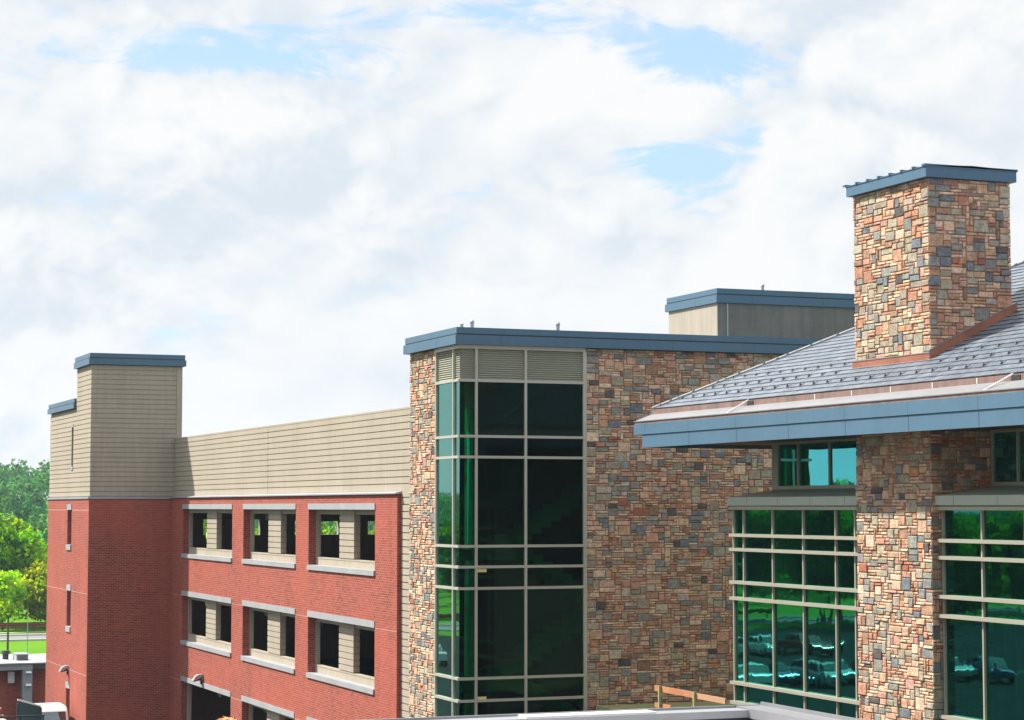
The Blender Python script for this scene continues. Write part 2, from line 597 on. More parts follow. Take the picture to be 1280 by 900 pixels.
# ------------------------------------------------------------------ stonework
rng = random.Random(7)
PALETTE = [((0.52, 0.395, 0.275), 24), ((0.42, 0.29, 0.19), 15), ((0.44, 0.26, 0.185), 14), ((0.37, 0.19, 0.12), 12),
           ((0.45, 0.225, 0.11), 3), ((0.29, 0.18, 0.12), 13), ((0.20, 0.12, 0.08), 5), ((0.56, 0.46, 0.35), 10),
           ((0.36, 0.22, 0.19), 6), ((0.28, 0.085, 0.05), 1.5)]
GREYS = [((0.27, 0.265, 0.205), 36), ((0.19, 0.215, 0.205), 26), ((0.125, 0.16, 0.185), 11), ((0.33, 0.315, 0.25), 24), ((0.07, 0.075, 0.08), 3)]
SIZES = [((2, 1), 18), ((3, 1), 26), ((4, 1), 13), ((2, 2), 13), ((3, 2), 15), ((4, 2), 8), ((3, 3), 8), ((4, 3), 4),
         ((2, 3), 4), ((4, 4), 4), ((5, 2), 4), ((5, 3), 2), ((1, 1), 6), ((1, 2), 3)]


def wpick(lst):
    tot = sum(w for _, w in lst)
    x = rng.random() * tot
    for a, w in lst:
        x -= w
        if x <= 0:
            return a
    return lst[-1][0]


def stone_face(mb, plane, d, sign, u0, u1, v0, v1, cw=0.090, ch=0.064, clip=None):
    """ashlar of random coursed stones standing proud of the plane at d (sign -1: towards smaller d)"""
    def P(u, v, o):
        return (d + sign * o, u, v) if plane == 'X' else (u, d + sign * o, v)
    nu, nv = max(1, round((u1 - u0) / cw)), max(1, round((v1 - v0) / ch))
    cw, ch = (u1 - u0) / nu, (v1 - v0) / nv
    occ = np.zeros((nv, nu), dtype=bool)
    for j in range(nv):
        for i in range(nu):
            if occ[j, i]:
                continue
            w, h = wpick(SIZES)
            k = 1
            while k < w and i + k < nu and not occ[j, i + k]:
                k += 1
            w = k
            h = min(h, nv - j)
            if w < nu - i and i + w == nu - 1:
                pass
            occ[j:j + h, i:i + w] = True
            jt = 0.007
            a, b = u0 + i * cw + jt, u0 + (i + w) * cw - jt
            c, e = v0 + j * ch + jt, v0 + (j + h) * ch - jt
            if clip and not clip((a + b) / 2, (c + e) / 2):
                continue
            if i > 0:
                a += rng.uniform(-0.004, 0.008)
            if i + w < nu:
                b -= rng.uniform(-0.004, 0.008)
            grey = (w * h >= 6 and rng.random() < 0.50) or (w * h >= 4 and rng.random() < 0.20) or rng.random() < 0.04
            col = wpick(GREYS if grey else PALETTE)
            if h == 1 and rng.random() < 0.36:
                col = (0.56, 0.44, 0.31)
            kk = rng.uniform(1.0, 1.35)
            col = tuple(min(0.8, x * kk * rng.uniform(0.95, 1.05) * w_) for x, w_ in zip(col, (1.10, 1.01, 0.99)))
            mw = 0.06 if grey else 0.24
            col = tuple(c_ * (1 - mw) + m_ * mw for c_, m_ in zip(col, (0.44, 0.30, 0.21)))
            o = rng.uniform(0.014, 0.044)
            bv = 0.010
            oc = [o + rng.uniform(-0.007, 0.007) for _ in range(4)]
            A = [P(a, c, 0), P(b, c, 0), P(b, e, 0), P(a, e, 0)]
            r = [rng.uniform(0, 0.008) for _ in range(8)]
            m = min(oc) * 0.55
            B0 = [P(a, c, m), P(b, c, m), P(b, e, m), P(a, e, m)]
            B = [P(a + bv + r[0], c + bv + r[1], oc[0]), P(b - bv - r[2], c + bv + r[3], oc[1]),
                 P(b - bv - r[4], e - bv - r[5], oc[2]), P(a + bv + r[6], e - bv - r[7], oc[3])]
            n = len(mb.v)
            mb.v.extend(A + B0 + B)
            fs = [(n + 8, n + 9, n + 10, n + 11)]
            for q in range(4):
                p = (q + 1) % 4
                fs.append((n + q, n + p, n + 4 + p, n + 4 + q))
                fs.append((n + 4 + q, n + 4 + p, n + 8 + p, n + 8 + q))
            mb.f.extend(fs)
            mb.c.extend([col] * len(fs))


def boards(mb, x0, x1, y0, y1, z0, z1, pitch=0.195, gap=0.028, proud=0.028):
    """horizontal boards round a rectangular footprint with recessed joints"""
    n = max(1, round((z1 - z0) / pitch))
    p = (z1 - z0) / n
    for k in range(n):
        mb.box(x0 - proud, x1 + proud, y0 - proud, y1 + proud, z0 + k * p + gap, z0 + (k + 1) * p)


def two_step_coping(name, parent, x0, x1, y0, y1, z_low, z_mid, z_top, over, material='blue_metal'):
    """two stacked fascia bands with open joints"""
    o = MB()
    a = over
    o.box(x0 - a, x1 + a, y0 - a, y1 + a, z_low, z_mid - 0.02)
    o.box(x0 - a + 0.04, x1 + a - 0.04, y0 - a + 0.04, y1 + a - 0.04, z_mid + 0.018, z_top)
    ob = o.build(name, material, parent)
    box('shadow_gap', 'dark_metal', ob, x0 - a + 0.045, x1 + a - 0.045, y0 - a + 0.045, y1 + a - 0.045, z_mid - 0.02, z_mid + 0.018)
    # panel joints as thin dark seams let into the fascia
    x = x0 + 1.1
    while x < x1:
        box('panel_joint', 'dark_metal', ob, x, x + 0.007, y0 - a - 0.002, y0 - a + 0.02, z_low + 0.004, z_mid - 0.024)
        x += 2.44
    y = y0 + 1.3
    while y < y1:
        box('panel_joint', 'dark_metal', ob, x0 - a - 0.002, x0 - a + 0.02, y, y + 0.007, z_low + 0.004, z_mid - 0.024)
        y += 2.44
    return ob


# ================================================================== GROUND
def plane_sheet(name, material, x0, x1, y0, y1, z, n=1):
    mb = MB()
    for i in range(n):
        for j in range(n):
            a, b = x0 + (x1 - x0) * i / n, x0 + (x1 - x0) * (i + 1) / n
            c, e = y0 + (y1 - y0) * j / n, y0 + (y1 - y0) * (j + 1) / n
            mb.quad([(a, c, z), (b, c, z), (b, e, z), (a, e, z)])
    return tag(mb.build(name, material), kind='structure')


plane_sheet('ground', 'grass', -3000, 3000, -600, 4000, 0.0)
plane_sheet('parking_lot', 'lot_asphalt', -75, 60, -20, 140, 0.02)
plane_sheet('parking_lot', 'lot_asphalt', -120, 17, 140.002, 172, 0.02)
plane_sheet('road', 'asphalt', -400, 400, 178.6, 185.0, 0.03)
MB().box(-400, 400, 178.1, 178.6, 0, 0.15).build('kerb', 'kerb_concrete')['kind'] = 'structure'
MB().box(-400, 400, 185.0, 185.5, 0, 0.15).build('kerb', 'kerb_concrete')['kind'] = 'structure'
plane_sheet('path', 'kerb_concrete', -400, 400, 189.6, 190.5, 0.034)
mk = MB()
for k in range(16):
    for y in (62, 96, 118):
        mk.box(-70 + k * 2.7, -69.88 + k * 2.7, y, y + 5.2, 0.022, 0.026)
tag(mk.build('parking_line', 'white_paint'), kind='structure')


def hill_h(r, az):
    a = math.degrees(az)
    pts = [(-70, 6), (-45, 2), (-35, 0.5), (-27, 0.5), (-20, 4), (-8, 7), (4, 10), (9, 14), (20, 11), (40, 8)]
    h = np.interp(a, [p[0] for p in pts], [p[1] for p in pts])
    t = min(1, max(0, (r - 330) / 300))
    return h * t * t * (3 - 2 * t) - 0.3


hb = MB()
NA, NR = 56, 10
azs = np.radians(np.linspace(-70, 42, NA))
rs = np.linspace(330, 800, NR)
for i in range(NA - 1):
    for j in range(NR - 1):
        q = []
        for ii, jj in ((i, j), (i + 1, j), (i + 1, j + 1), (i, j + 1)):
            q.append((math.sin(azs[ii]) * rs[jj], math.cos(azs[ii]) * rs[jj], hill_h(rs[jj], azs[ii])))
        hb.quad(q)
tag(hb.build('hill', 'grass'), kind='structure')


# ================================================================== FOLIAGE
def leaf_mesh(name, centers, radii, count, size, cols, seed, flat=0.8):
    """many leaf-sized quads scattered through clumps"""
    g = np.random.default_rng(seed)
    nC = len(centers)
    idx = np.repeat(np.arange(nC), count)
    n = len(idx)
    d = g.normal(size=(n, 3))
    d /= np.linalg.norm(d, axis=1)[:, None]
    rr = radii[idx] * g.uniform(0.35, 1.0, n) ** 0.5
    p = centers[idx] + d * rr[:, None] * np.array([1, 1, flat])
    nrm = d * 0.6 + g.normal(size=(n, 3)) * 0.6 + np.array([0, 0, 0.35])
    nrm /= np.linalg.norm(nrm, axis=1)[:, None]
    a = np.cross(nrm, g.normal(size=(n, 3)))
    a /= np.linalg.norm(a, axis=1)[:, None]
    b = np.cross(nrm, a)
    s = size * g.uniform(0.6, 1.3, n)[:, None]
    a *= s
    b *= s * 0.65
    v = np.stack([p - a, p - b * 1.0, p + a, p + b], 1).reshape(-1, 3)
    me = bpy.data.meshes.new(name)
    me.vertices.add(4 * n)
    me.vertices.foreach_set('co', v.ravel())
    me.loops.add(4 * n)
    me.loops.foreach_set('vertex_index', np.arange(4 * n, dtype=np.int32))
    me.polygons.add(n)
    me.polygons.foreach_set('loop_start', np.arange(0, 4 * n, 4, dtype=np.int32))
    me.update(calc_edges=True)
    me.validate()
    ca = me.color_attributes.new(name='Col', type='FLOAT_COLOR', domain='CORNER')
    c = cols[idx] * g.uniform(0.75, 1.3, n)[:, None]
    c = np.repeat(np.concatenate([c, np.ones((n, 1))], 1), 4, axis=0).astype(np.float32)
    ca.data.foreach_set('color', c.ravel())
    me.materials.append(MATS['foliage'])
    return me


def crown_clumps(seed, h, rx, base, n, clump):
    """clump centres in an uneven egg-shaped crown from height base to h"""
    g = np.random.default_rng(seed)
    cs, rs_ = [], []
    lobes = [(g.uniform(0, 6.28), g.uniform(-0.3, 0.8), g.uniform(0.7, 1.15)) for _ in range(7)]
    while len(cs) < n:
        d = g.normal(size=3)
        d /= np.linalg.norm(d)
        k = 0.78
        for a, e, s in lobes:
            dd = np.array([math.cos(a) * math.cos(e), math.sin(a) * math.cos(e), math.sin(e)])
            k = max(k, s * max(0, d @ dd) ** 2)
        r = g.uniform(0.25, 1.0) ** 0.45 * k
        zc, hz = (h + base) / 2, (h - base) / 2
        p = np.array([d[0] * rx * r, d[1] * rx * r, zc + d[2] * hz * r])
        cs.append(p)
        rs_.append(clump * g.uniform(0.7, 1.35))
    return np.array(cs), np.array(rs_)


def trunk_mb(h, base, r, rx, seed):
    g = random.Random(seed)
    mb = MB()
    mb.tube((0, 0, -0.1), (0.1 * r, 0, base), r, r * 0.8, 9)
    mb.tube((0.1 * r, 0, base), (0, 0.2 * r, h * 0.75), r * 0.8, r * 0.25, 9)
    for k in range(6):
        a = k * 1.05 + g.uniform(-.3, .3)
        z = base + (h - base) * g.uniform(0.0, 0.4)
        q = rx * g.uniform(0.5, 0.8)
        mb.tube((0, 0, z), (q * math.cos(a), q * math.sin(a), z + q * g.uniform(0.5, 0.9)), r * 0.45, r * 0.12, 6)
    return mb


def make_tree(name, loc, h, rx, base, n, clump, count, size, col, seed, label, group=None, cat='tree', var=0.25):
    t = thing(name, loc, label, cat, group)
    cs, rr = crown_clumps(seed, h, rx, base, n, clump)
    g = np.random.default_rng(seed + 1)
    cols = np.array(col)[None, :] * (1 + g.uniform(-var, var, (n, 1))) * np.array([1, 1, 1])[None, :]
    cols[:, 0] *= g.uniform(0.8, 1.3, n)
    me = leaf_mesh('crown', cs, rr, count, size, cols, seed)
    c = bpy.data.objects.new('crown', me)
    COL.objects.link(c)
    c.parent = t
    mb = trunk_mb(h, base, max(0.05, h * 0.02), rx, seed)
    mb.v = [tuple(Vector(v) + Vector(loc)) for v in mb.v]
    mb.build('trunk', 'bark', t)
    return t


def dup(root, loc, rotz=0, scale=1.0, label=None):
    r = root.copy()
    COL.objects.link(r)
    r.location = loc
    r.rotation_euler = (0, 0, rotz)
    r.scale = (scale, scale, scale)
    if label:
        r['label'] = label
    for ch in list(root.children):
        c = ch.copy()
        COL.objects.link(c)
        c.parent = r
        for g in list(ch.children):
            d = g.copy()
            COL.objects.link(d)
            d.parent = c
    return r


def polar(azdeg, r):
    return (math.sin(R(azdeg)) * r, math.cos(R(azdeg)) * r, 0)


# the five trees one can tell apart beside the brick tower
make_tree('broadleaf_tree', polar(8.25, 204), 11.7, 4.4, 1.5, 230, 0.95, 42, 0.26, (0.14, 0.32, 0.012), 11,
          'tall dark green tree at the left edge, the biggest crown below the wooded hill')
make_tree('broadleaf_tree', polar(10.3, 212), 9.9, 4.3, 0.6, 230, 0.85, 42, 0.24, (0.17, 0.36, 0.012), 12,
          'mid green tree touching the brick tower, right of the tall dark tree')
make_tree('broadleaf_tree', polar(9.5, 199), 6.9, 3.4, 0.2, 210, 0.7, 44, 0.20, (0.25, 0.35, 0.018), 13,
          'olive green bushy tree in front of the taller trees, behind the rusty guardrail')
make_tree('broadleaf_tree', polar(8.35, 196), 6.0, 2.4, 0.2, 150, 0.6, 44, 0.18, (0.28, 0.48, 0.012), 15,
          'bright yellow green bushy tree at the left edge behind the guardrail')
make_tree('broadleaf_tree', polar(10.45, 197), 3.4, 1.8, 0.0, 110, 0.5, 44, 0.16, (0.20, 0.30, 0.02), 16,
          'low yellowish bush between guardrail and brick tower', cat='bush')
make_tree('sapling', polar(8.5, 163), 4.4, 0.5, 2.6, 14, 0.35, 26, 0.12, (0.17, 0.30, 0.02), 17,
          'thin young tree with a bare dark stem on the lawn', cat='young tree')
# the rest of the tree belt, seen through the garage and mirrored in the glass
g_belt = 'trees of the belt beyond the road'
belt_label = 'leafy green tree beyond the road, seen through garage openings or mirrored in glass'
protos = [make_tree('broadleaf_tree', polar(14, 206), 11, 4.2, 1.0, 150, 1.0, 40, 0.32, (0.075, 0.19, 0.012), 21, belt_label, g_belt),
          make_tree('broadleaf_tree', polar(16.5, 214), 10, 3.8, 0.8, 150, 1.0, 40, 0.32, (0.10, 0.22, 0.02), 22, belt_label, g_belt)]
k = 0
for azd, r, s in [(12.2, 210, .9), (18.6, 205, 1.0), (20.6, 215, 1.05), (6.2, 205, 1.05), (3.8, 212, 1.0), (1.4, 204, .9), (-1, 212, 1.05), (-3.6, 205, 1.0),
                  (-6, 210, 1.1), (-8.6, 204, .9), (-11, 206, 1.0), (-13.4, 203, 1.15), (-15.8, 195, 1.3), (-18.0, 188, 1.45), (-20.2, 182, 1.4),
                  (-22.4, 192, 1.1), (-24.5, 200, 1.0), (-26.6, 196, .85), (-28.6, 205, .9), (-30.7, 198, .8), (-32.8, 204, .9), (-35, 198, 1.0), (-37.4, 205, .9)]:
    dup(protos[k % 2], polar(azd, r), k * 1.3, s)
    k += 1

# far wood on the hill
g = np.random.default_rng(5)
cs, rr, cols = [], [], []
for q_ in range(3300):
    azd = g.uniform(-46, 26)
    r = 340 + 380 * g.uniform() ** 0.8 if q_ < 2500 else g.uniform(222, 340)
    x, y, _z = polar(azd, r)
    z = hill_h(r, R(azd))
    hh = g.uniform(7.5, 12.5) if r > 340 else g.uniform(5.5, 9.5)
    w = g.uniform(2.4, 4.2)
    base_c = np.array([0.035, 0.125, 0.045]) * g.uniform(0.7, 1.45)
    base_c[0] *= g.uniform(0.8, 1.4)
    for q in range(5):
        a = g.uniform(0, 6.28)
        cs.append((x + w * 0.5 * math.cos(a) * (q > 0), y + w * 0.5 * math.sin(a) * (q > 0), z + hh - w * 0.75 - g.uniform(0, 2.2) * (q > 0)))
        rr.append(w * g.uniform(0.55, 0.8))
        cols.append(base_c * g.uniform(0.85, 1.15))
me = leaf_mesh('far_wood', np.array(cs), np.array(rr), 22, 0.62, np.array(cols), 6)
far = bpy.data.objects.new('far_wood', me)
COL.objects.link(far)
tag(far, 'distant wooded hillside fading to blue green behind the nearer trees', 'woodland', kind='stuff')
m, t, out = mat('haze_air')
pvn = t.new('ShaderNodeVolumePrincipled')
pvn.inputs['Color'].default_value = (0.62, 0.80, 0.98, 1)
pvn.inputs['Density'].default_value = 0.00016
pvn.inputs['Anisotropy'].default_value = 0.2
t.l.new(pvn.outputs[0], out.inputs['Volume'])
hz = MB().box(-760, 760, -60, 1000, -3.0, 42).build('haze', 'haze_air')
tag(hz, 'thin bluish summer haze that pales the distant hillside', 'haze', kind='stuff')
print('scene: foliage done')

# ================================================================== PARKING GARAGE
XF, XI, XG = 18.851, 19.10, 19.0          # brick face, recessed infill, beige wall face
GY0, GY1 = 55.69, 83.80
garage = thing('parking_garage', (27, 70, 0), 'long brick and beige parking garage with open windows, between the two towers', 'parking garage')
COLS = [(73.98, 81.71), (65.80, 72.41), (57.65, 64.35)]
PIERS = [(77.16, 78.68), (68.37, 69.93), (60.33, 61.79)]
JAMB = [0.08, 0.08, 0.08]
OFF = [0.0, -3.345, -6.63]
holes = []
for r, dz in enumerate(OFF):
    for c, (a, b) in enumerate(COLS):
        if r == 2 and c == 0:
            holes.append((a, b, 0.0, 11.11 + dz))
        else:
            holes.append((a, b, 9.05 + dz, 11.11 + dz))
MB().wall('X', XF, XI - 0.002, GY0, GY1 - 0.004, 0.0, 11.365, holes).build('brick_wall', 'brick', garage)
# beige wall above, panels with a seam
up = MB()
up.box(XG, XG + 0.3, 54.45, 83.796, 11.45, 13.70)
n = 12
p = (13.70 - 11.45) / n
for kk in range(n):
    for a, b in ((54.42, 69.70), (69.72, 83.796)):
        up.box(XG - 0.026, XG + 0.01, a, b, 11.45 + kk * p + (0.028 if kk else 0), 11.45 + (kk + 1) * p)
up.box(XG - 0.034, XG + 0.33, 54.45, 83.794, 13.70, 13.752)
uw = up.build('parapet_wall', 'siding', garage)
box('panel_joint', 'dark_metal', uw, XG - 0.028, XG + 0.0, 69.70, 69.72, 11.46, 13.69)
lo = MB()
lo.box(XG + 0.02, XG + 0.3, 54.45, GY0 - 0.003, 0, 11.45)
boards(lo, XG, XG + 0.2, 54.47, GY0 - 0.03, 0, 11.45)
lo.build('side_wall', 'siding', garage)
MB().prism([(XF - 0.07, 11.365), (XG + 0.2, 11.365), (XG + 0.2, 11.449), (XG, 11.449), (XF - 0.07, 11.40)], 'y', GY0 - 0.05, GY1 - 0.004).build('ledge', 'ledge_metal', garage)
# control joints level with the lintels
for r in (1, 2):
    z = 10.915 + OFF[r]
    for a, b in ((55.70, 57.64), (64.36, 65.79), (72.42, 73.97), (81.72, 83.78)):
        box('control_joint', 'joint_sealant', garage, XF - 0.003, XF + 0.01, a, b, z, z + 0.020)
# infill of every opening
for r, dz in enumerate(OFF):
    for c, (a, b) in enumerate(COLS):
        lin = MB().box(XF - 0.025, XI - 0.03, a - 0.02, b + 0.02, 10.93 + dz, 11.115 + dz)
        if r == 2 and c == 0:
            w = MB().box(XI, XI + 0.14, b - 0.12, b + 0.1, 0, 10.95 + dz).build('vehicle_opening', 'siding', garage)
            lin.build('lintel', 'limestone', w)
            continue
        w = MB()
        w.box(XI, XI + 0.13, a - 0.1, b + 0.1, 9.0 + dz, 9.40 + dz)
        w.box(XI - 0.01, XI + 0.14, a - 0.1, b + 0.1, 9.40 + dz, 9.445 + dz)
        w.box(XI, XI + 0.13, b - JAMB[c], b + 0.1, 9.445 + dz, 11.0 + dz)
        w.box(XI + 0.02, XI + 0.2, a - 0.1, b - JAMB[c] - 0.002, 10.78 + dz, 11.0 + dz)
        wo = w.build('window_opening', 'siding', garage)
        lin.build('lintel', 'limestone', wo)
        MB().box(XF - 0.05, XI - 0.002, a - 0.02, b + 0.02, 9.05 + dz, 9.20 + dz).build('sill', 'limestone', wo)
        pb = MB()
        p0, p1 = PIERS[c]
        pb.box(XI - 0.005, XI + 0.155, p0 + 0.03, p1 - 0.03, 9.446 + dz, 10.999 + dz)
        boards(pb, XI, XI + 0.14, p0 + 0.03, p1 - 0.03, 9.446 + dz, 10.93 + dz)
        pb.build('pier', 'siding', wo)
# decks, beams, back and end walls
for z in (11.30, 7.98, 4.64):
    fl = MB().box(XI + 0.22, 36.0, 55.9, 85.9, z - 0.32, z)
    y = 58.6
    while y < 85:
        fl.box(XI + 0.5, 35.9, y, y + 0.5, z - 0.75, z - 0.321)
        y += 6.6
    fl.build('deck', 'deck_concrete', garage)
ends = [(20.70, 20.9, 9.85, 10.5), (22.75, 23.1, 9.85, 10.5), (24.6, 26.5, 9.85, 10.5), (27.8, 29.7, 9.85, 10.5), (31.0, 33.0, 9.85, 10.5)]
MB().wall('Y', 86.0, 86.25, 19.36, 36.2, 0, 11.45, ends).build('end_wall', 'concrete_pale', garage)
MB().wall('Y', 55.62, 55.88, XG + 0.31, 36.2, 0, 11.45).build('end_wall', 'concrete_pale', garage)
bw = MB().wall('X', 36.2, 36.45, 55.6, 86.25, 0, 11.45)
bw.build('back_wall', 'concrete_pale', garage)
for y in (62.5, 70.6, 78.7):
    for x in (24.5, 31.0):
        box('column', 'deck_concrete', garage, x, x + 0.5, y, y + 0.5, 0, 10.9)
for i, (y, z) in enumerate(((78.95, 9.93), (78.95, 7.42))):
    b = MB().box(19.16, 19.30, y - 0.03, y + 0.17, z - 0.13, z + 0.13)
    b.box(19.14, 19.16, y, y + 0.14, z - 0.09, z + 0.09)
    tag(b.build('lime_box', 'lime_paint'), ('small lime yellow box beside the beige pier of the farthest top row garage opening',
        'small lime yellow box under the lintel of the farthest middle row garage opening')[i], 'box')

# ================================================================== BRICK STAIR TOWER
TX, TY0, TY1, TX1 = 15.575, 83.80, 93.3, 19.0
tower = thing('brick_tower', (17.4, 88.5, 0), 'square brick tower with beige top and blue capping at the far left end', 'tower')
slits = [(87.55, 88.50, 9.25, 11.13), (87.45, 88.35, 5.91, 7.83), (87.40, 88.25, 0.3, 3.87)]
MB().wall('X', TX, TX + 0.3, TY0, TY1, 0, 11.33, slits).build('brick_wall', 'brick', tower)
MB().wall('Y', TY0, TY0 + 0.3, TX + 0.301, XF - 0.001, 0, 11.33).build('brick_wall', 'brick', tower)
MB().box(TX - 0.04, XF - 0.002, TY0 - 0.04, TY1 + 0.04, 11.33, 11.415).build('ledge', 'ledge_metal', tower)
# beige upper: left face made of boards with a slit, front face boards
SL = (87.60, 88.02, 12.62, 14.30)
ub = MB()
ub.wall('X', TX + 0.065, TX + 0.3, TY0 + 0.06, 86.95, 11.415, 16.62)
ub.wall('X', TX + 0.065, TX + 0.3, 86.951, TY1 - 0.05, 11.415, 15.02, [SL])
ub.box(TX + 0.31, 19.26, TY0 + 0.06, 87.0, 11.415, 16.62)
ub.box(TX + 0.9, 19.26, 87.001, TY1 - 0.05, 11.415, 15.02)
n = 27
p = (16.62 - 11.415) / n
for kk in range(n):
    za, zb = 11.415 + kk * p + 0.028, 11.415 + (kk + 1) * p
    ye = TY1 - 0.03 if zb < 15.05 else 86.97
    if zb < SL[2] or za > SL[3]:
        ub.box(TX + 0.038, TX + 0.07, TY0 + 0.034, ye, za, zb)
    else:
        ub.box(TX + 0.038, TX + 0.07, TY0 + 0.034, SL[0], za, zb)
        ub.box(TX + 0.038, TX + 0.07, SL[1], ye, za, zb)
    ub.box(TX + 0.0701, 19.02, TY0 + 0.034, TY0 + 0.07, za, zb)
ub.box(19.03, 19.262, TY0 + 0.03, TY0 + 0.08, 11.46, 16.62)
ub.build('siding_wall', 'siding', tower)
two_step_coping('coping', tower, TX + 0.04, 19.27, TY0 + 0.04, 86.98, 16.64, 16.90, 17.09, 0.12)
two_step_coping('coping', tower, TX + 0.04, 19.2, 87.14, TY1 - 0.05, 15.04, 15.26, 15.44, 0.12)
for (a, b, c, e) in slits:
    w = MB().box(TX + 0.22, TX + 0.26, a, b, c + 0.15, e - 0.15).build('slit_window', 'dark_metal', tower)
    MB().box(TX - 0.03, TX + 0.2, a - 0.03, b + 0.03, e - 0.24, e).build('lintel', 'limestone', w)
    MB().box(TX - 0.05, TX + 0.2, a - 0.03, b + 0.03, c, c + 0.22).build('sill', 'limestone', w)
w = MB().box(TX + 0.24, TX + 0.28, SL[0], SL[1], SL[2], SL[3]).build('slit_window', 'dark_metal', tower)
MB().box(TX + 0.02, TX + 0.2, SL[0] - 0.03, SL[1] + 0.03, SL[3] - 0.02, SL[3] + 0.12).build('lintel', 'limestone', w)
MB().box(TX + 0.01, TX + 0.2, SL[0] - 0.03, SL[1] + 0.03, SL[2] - 0.10, SL[2] + 0.06).build('sill', 'limestone', w)
for z in (10.87, 7.58, 4.39):
    box('control_joint', 'joint_sealant', tower, TX - 0.003, TX + 0.01, TY0 + 0.01, 87.40, z, z + 0.026)
    box('control_joint', 'joint_sealant', tower, TX - 0.003, TX + 0.01, 88.52, TY1, z, z + 0.026)
box('roof', 'membrane', tower, TX + 0.3, 19.2, TY0 + 0.3, 87.0, 16.60, 16.70)


def wall_lamp(x, y, z, label):
    t = thing('wall_lamp', (x, y, z), label, 'lamp', 'hooded lamps on the brick walls')
    MB().prism([(x, z + 0.20), (x, z - 0.02), (x - 0.03, z - 0.02), (x - 0.03, z + 0.1), (x - 0.36, z - 0.07), (x - 0.36, z - 0.03), (x - 0.26, z + 0.13), (x - 0.14, z + 0.19)],
               'y', y - 0.13, y + 0.13).build('hood', 'vent_metal', t)
    MB().prism([(x - 0.045, z + 0.085), (x - 0.045, z + 0.0), (x - 0.32, z - 0.075), (x - 0.345, z - 0.066)], 'y', y - 0.11, y + 0.11).build('lens', 'dark_metal', t)
    MB().box(x - 0.05, x, y - 0.06, y + 0.06, z - 0.18, z - 0.021).build('bracket', 'dark_metal', t)


wall_lamp(TX - 0.002, 87.85, 4.35, 'grey hooded wall lamp on the sunny side of the brick tower')
wall_lamp(XF - 0.027, 78.2, 4.60, 'grey hooded wall lamp above the vehicle entrance of the garage')

# ================================================================== GLASS STAIR TOWER WITH STONE WALL
XS, YS = 18.725, 50.50
ZT = 15.13
st = thing('stair_tower', (21, 54, 0), 'stone building with dark glass stair corner and long blue roof edge, in the middle', 'building')
core = MB()
core.wall('X', XS + 0.04, XS + 0.35, 52.27, 54.32, 0, ZT)
core.box(XS + 0.351, 34.0, 54.0, 54.32, 0, ZT)
core.build('wall_core', 'mortar', st)
sm = MB()
stone_face(sm, 'X', XS + 0.04, -1, 52.27, 54.35, 4.5, ZT)
sm.build('stone_wall', 'stone', st)
MB().box(22.27, 34.0, YS + 0.04, YS + 0.4, 0, ZT).build('wall_core', 'mortar', st)
sm = MB()
stone_face(sm, 'Y', YS + 0.04, -1, 22.28, 32.5, 4.5, ZT)
sm.build('stone_wall', 'stone', st)
two_step_coping('coping', st, XS, 34.0, YS, 54.35, 15.14, 15.40, 15.575, 0.13)
box('roof', 'membrane', st, XS + 0.1, 33.9, YS + 0.1, 54.3, 15.131, 15.45)
# curtain wall: frame bars on two faces, glass corner
cw = MB()
ZB = 2.0
tr_z = [15.09, 14.228, 12.804, 12.276, 10.01, 9.486, 8.943, 6.677, 6.117, 5.5, 3.3]
hb_ = 0.034
for z in tr_z:
    h = hb_ if z < 15 else 0.05
    cw.box(XS - 0.01, XS + 0.10, YS - 0.01, 52.26, z - h, z + h)
    cw.box(XS + 0.1001, 22.26, YS - 0.01, YS + 0.10, z - h, z + h)
for y in (50.925, 52.235):
    cw.box(XS - 0.004, XS + 0.12, y - 0.028, y + 0.028, ZB, 15.05)
for x in (19.215, 20.575, 22.235):
    w2 = 0.034 if x < 22 else 0.05
    cw.box(x - w2, x + w2, YS - 0.004, YS + 0.12, ZB, 15.05)
cwf = cw.build('curtain_wall', 'frame_metal', st)
gz = MB()
gz.box(XS + 0.045, XS + 0.055, YS + 0.045, 52.25, ZB, 14.21)
gz.box(XS + 0.0551, 22.25, YS + 0.045, YS + 0.055, ZB, 14.21)
gz.build('glazing', 'green_glass', cwf)
lv = MB()
lv.box(XS + 0.10, XS + 0.16, YS + 0.10, 52.25, 14.23, 15.08)
lv.box(XS + 0.161, 22.25, YS + 0.10, YS + 0.16, 14.23, 15.08)
z = 14.27
while z < 15.04:
    lv.prism([(XS + 0.05, z), (XS + 0.10, z + 0.035), (XS + 0.10, z + 0.05), (XS + 0.05, z + 0.012)], 'y', YS + 0.05, 52.2)
    lv.prism([(YS + 0.05, z), (YS + 0.10, z + 0.035), (YS + 0.10, z + 0.05), (YS + 0.05, z + 0.012)], 'x', XS + 0.1001, 22.2)
    z += 0.056
lv.build('louver_panel', 'louver_metal', cwf)
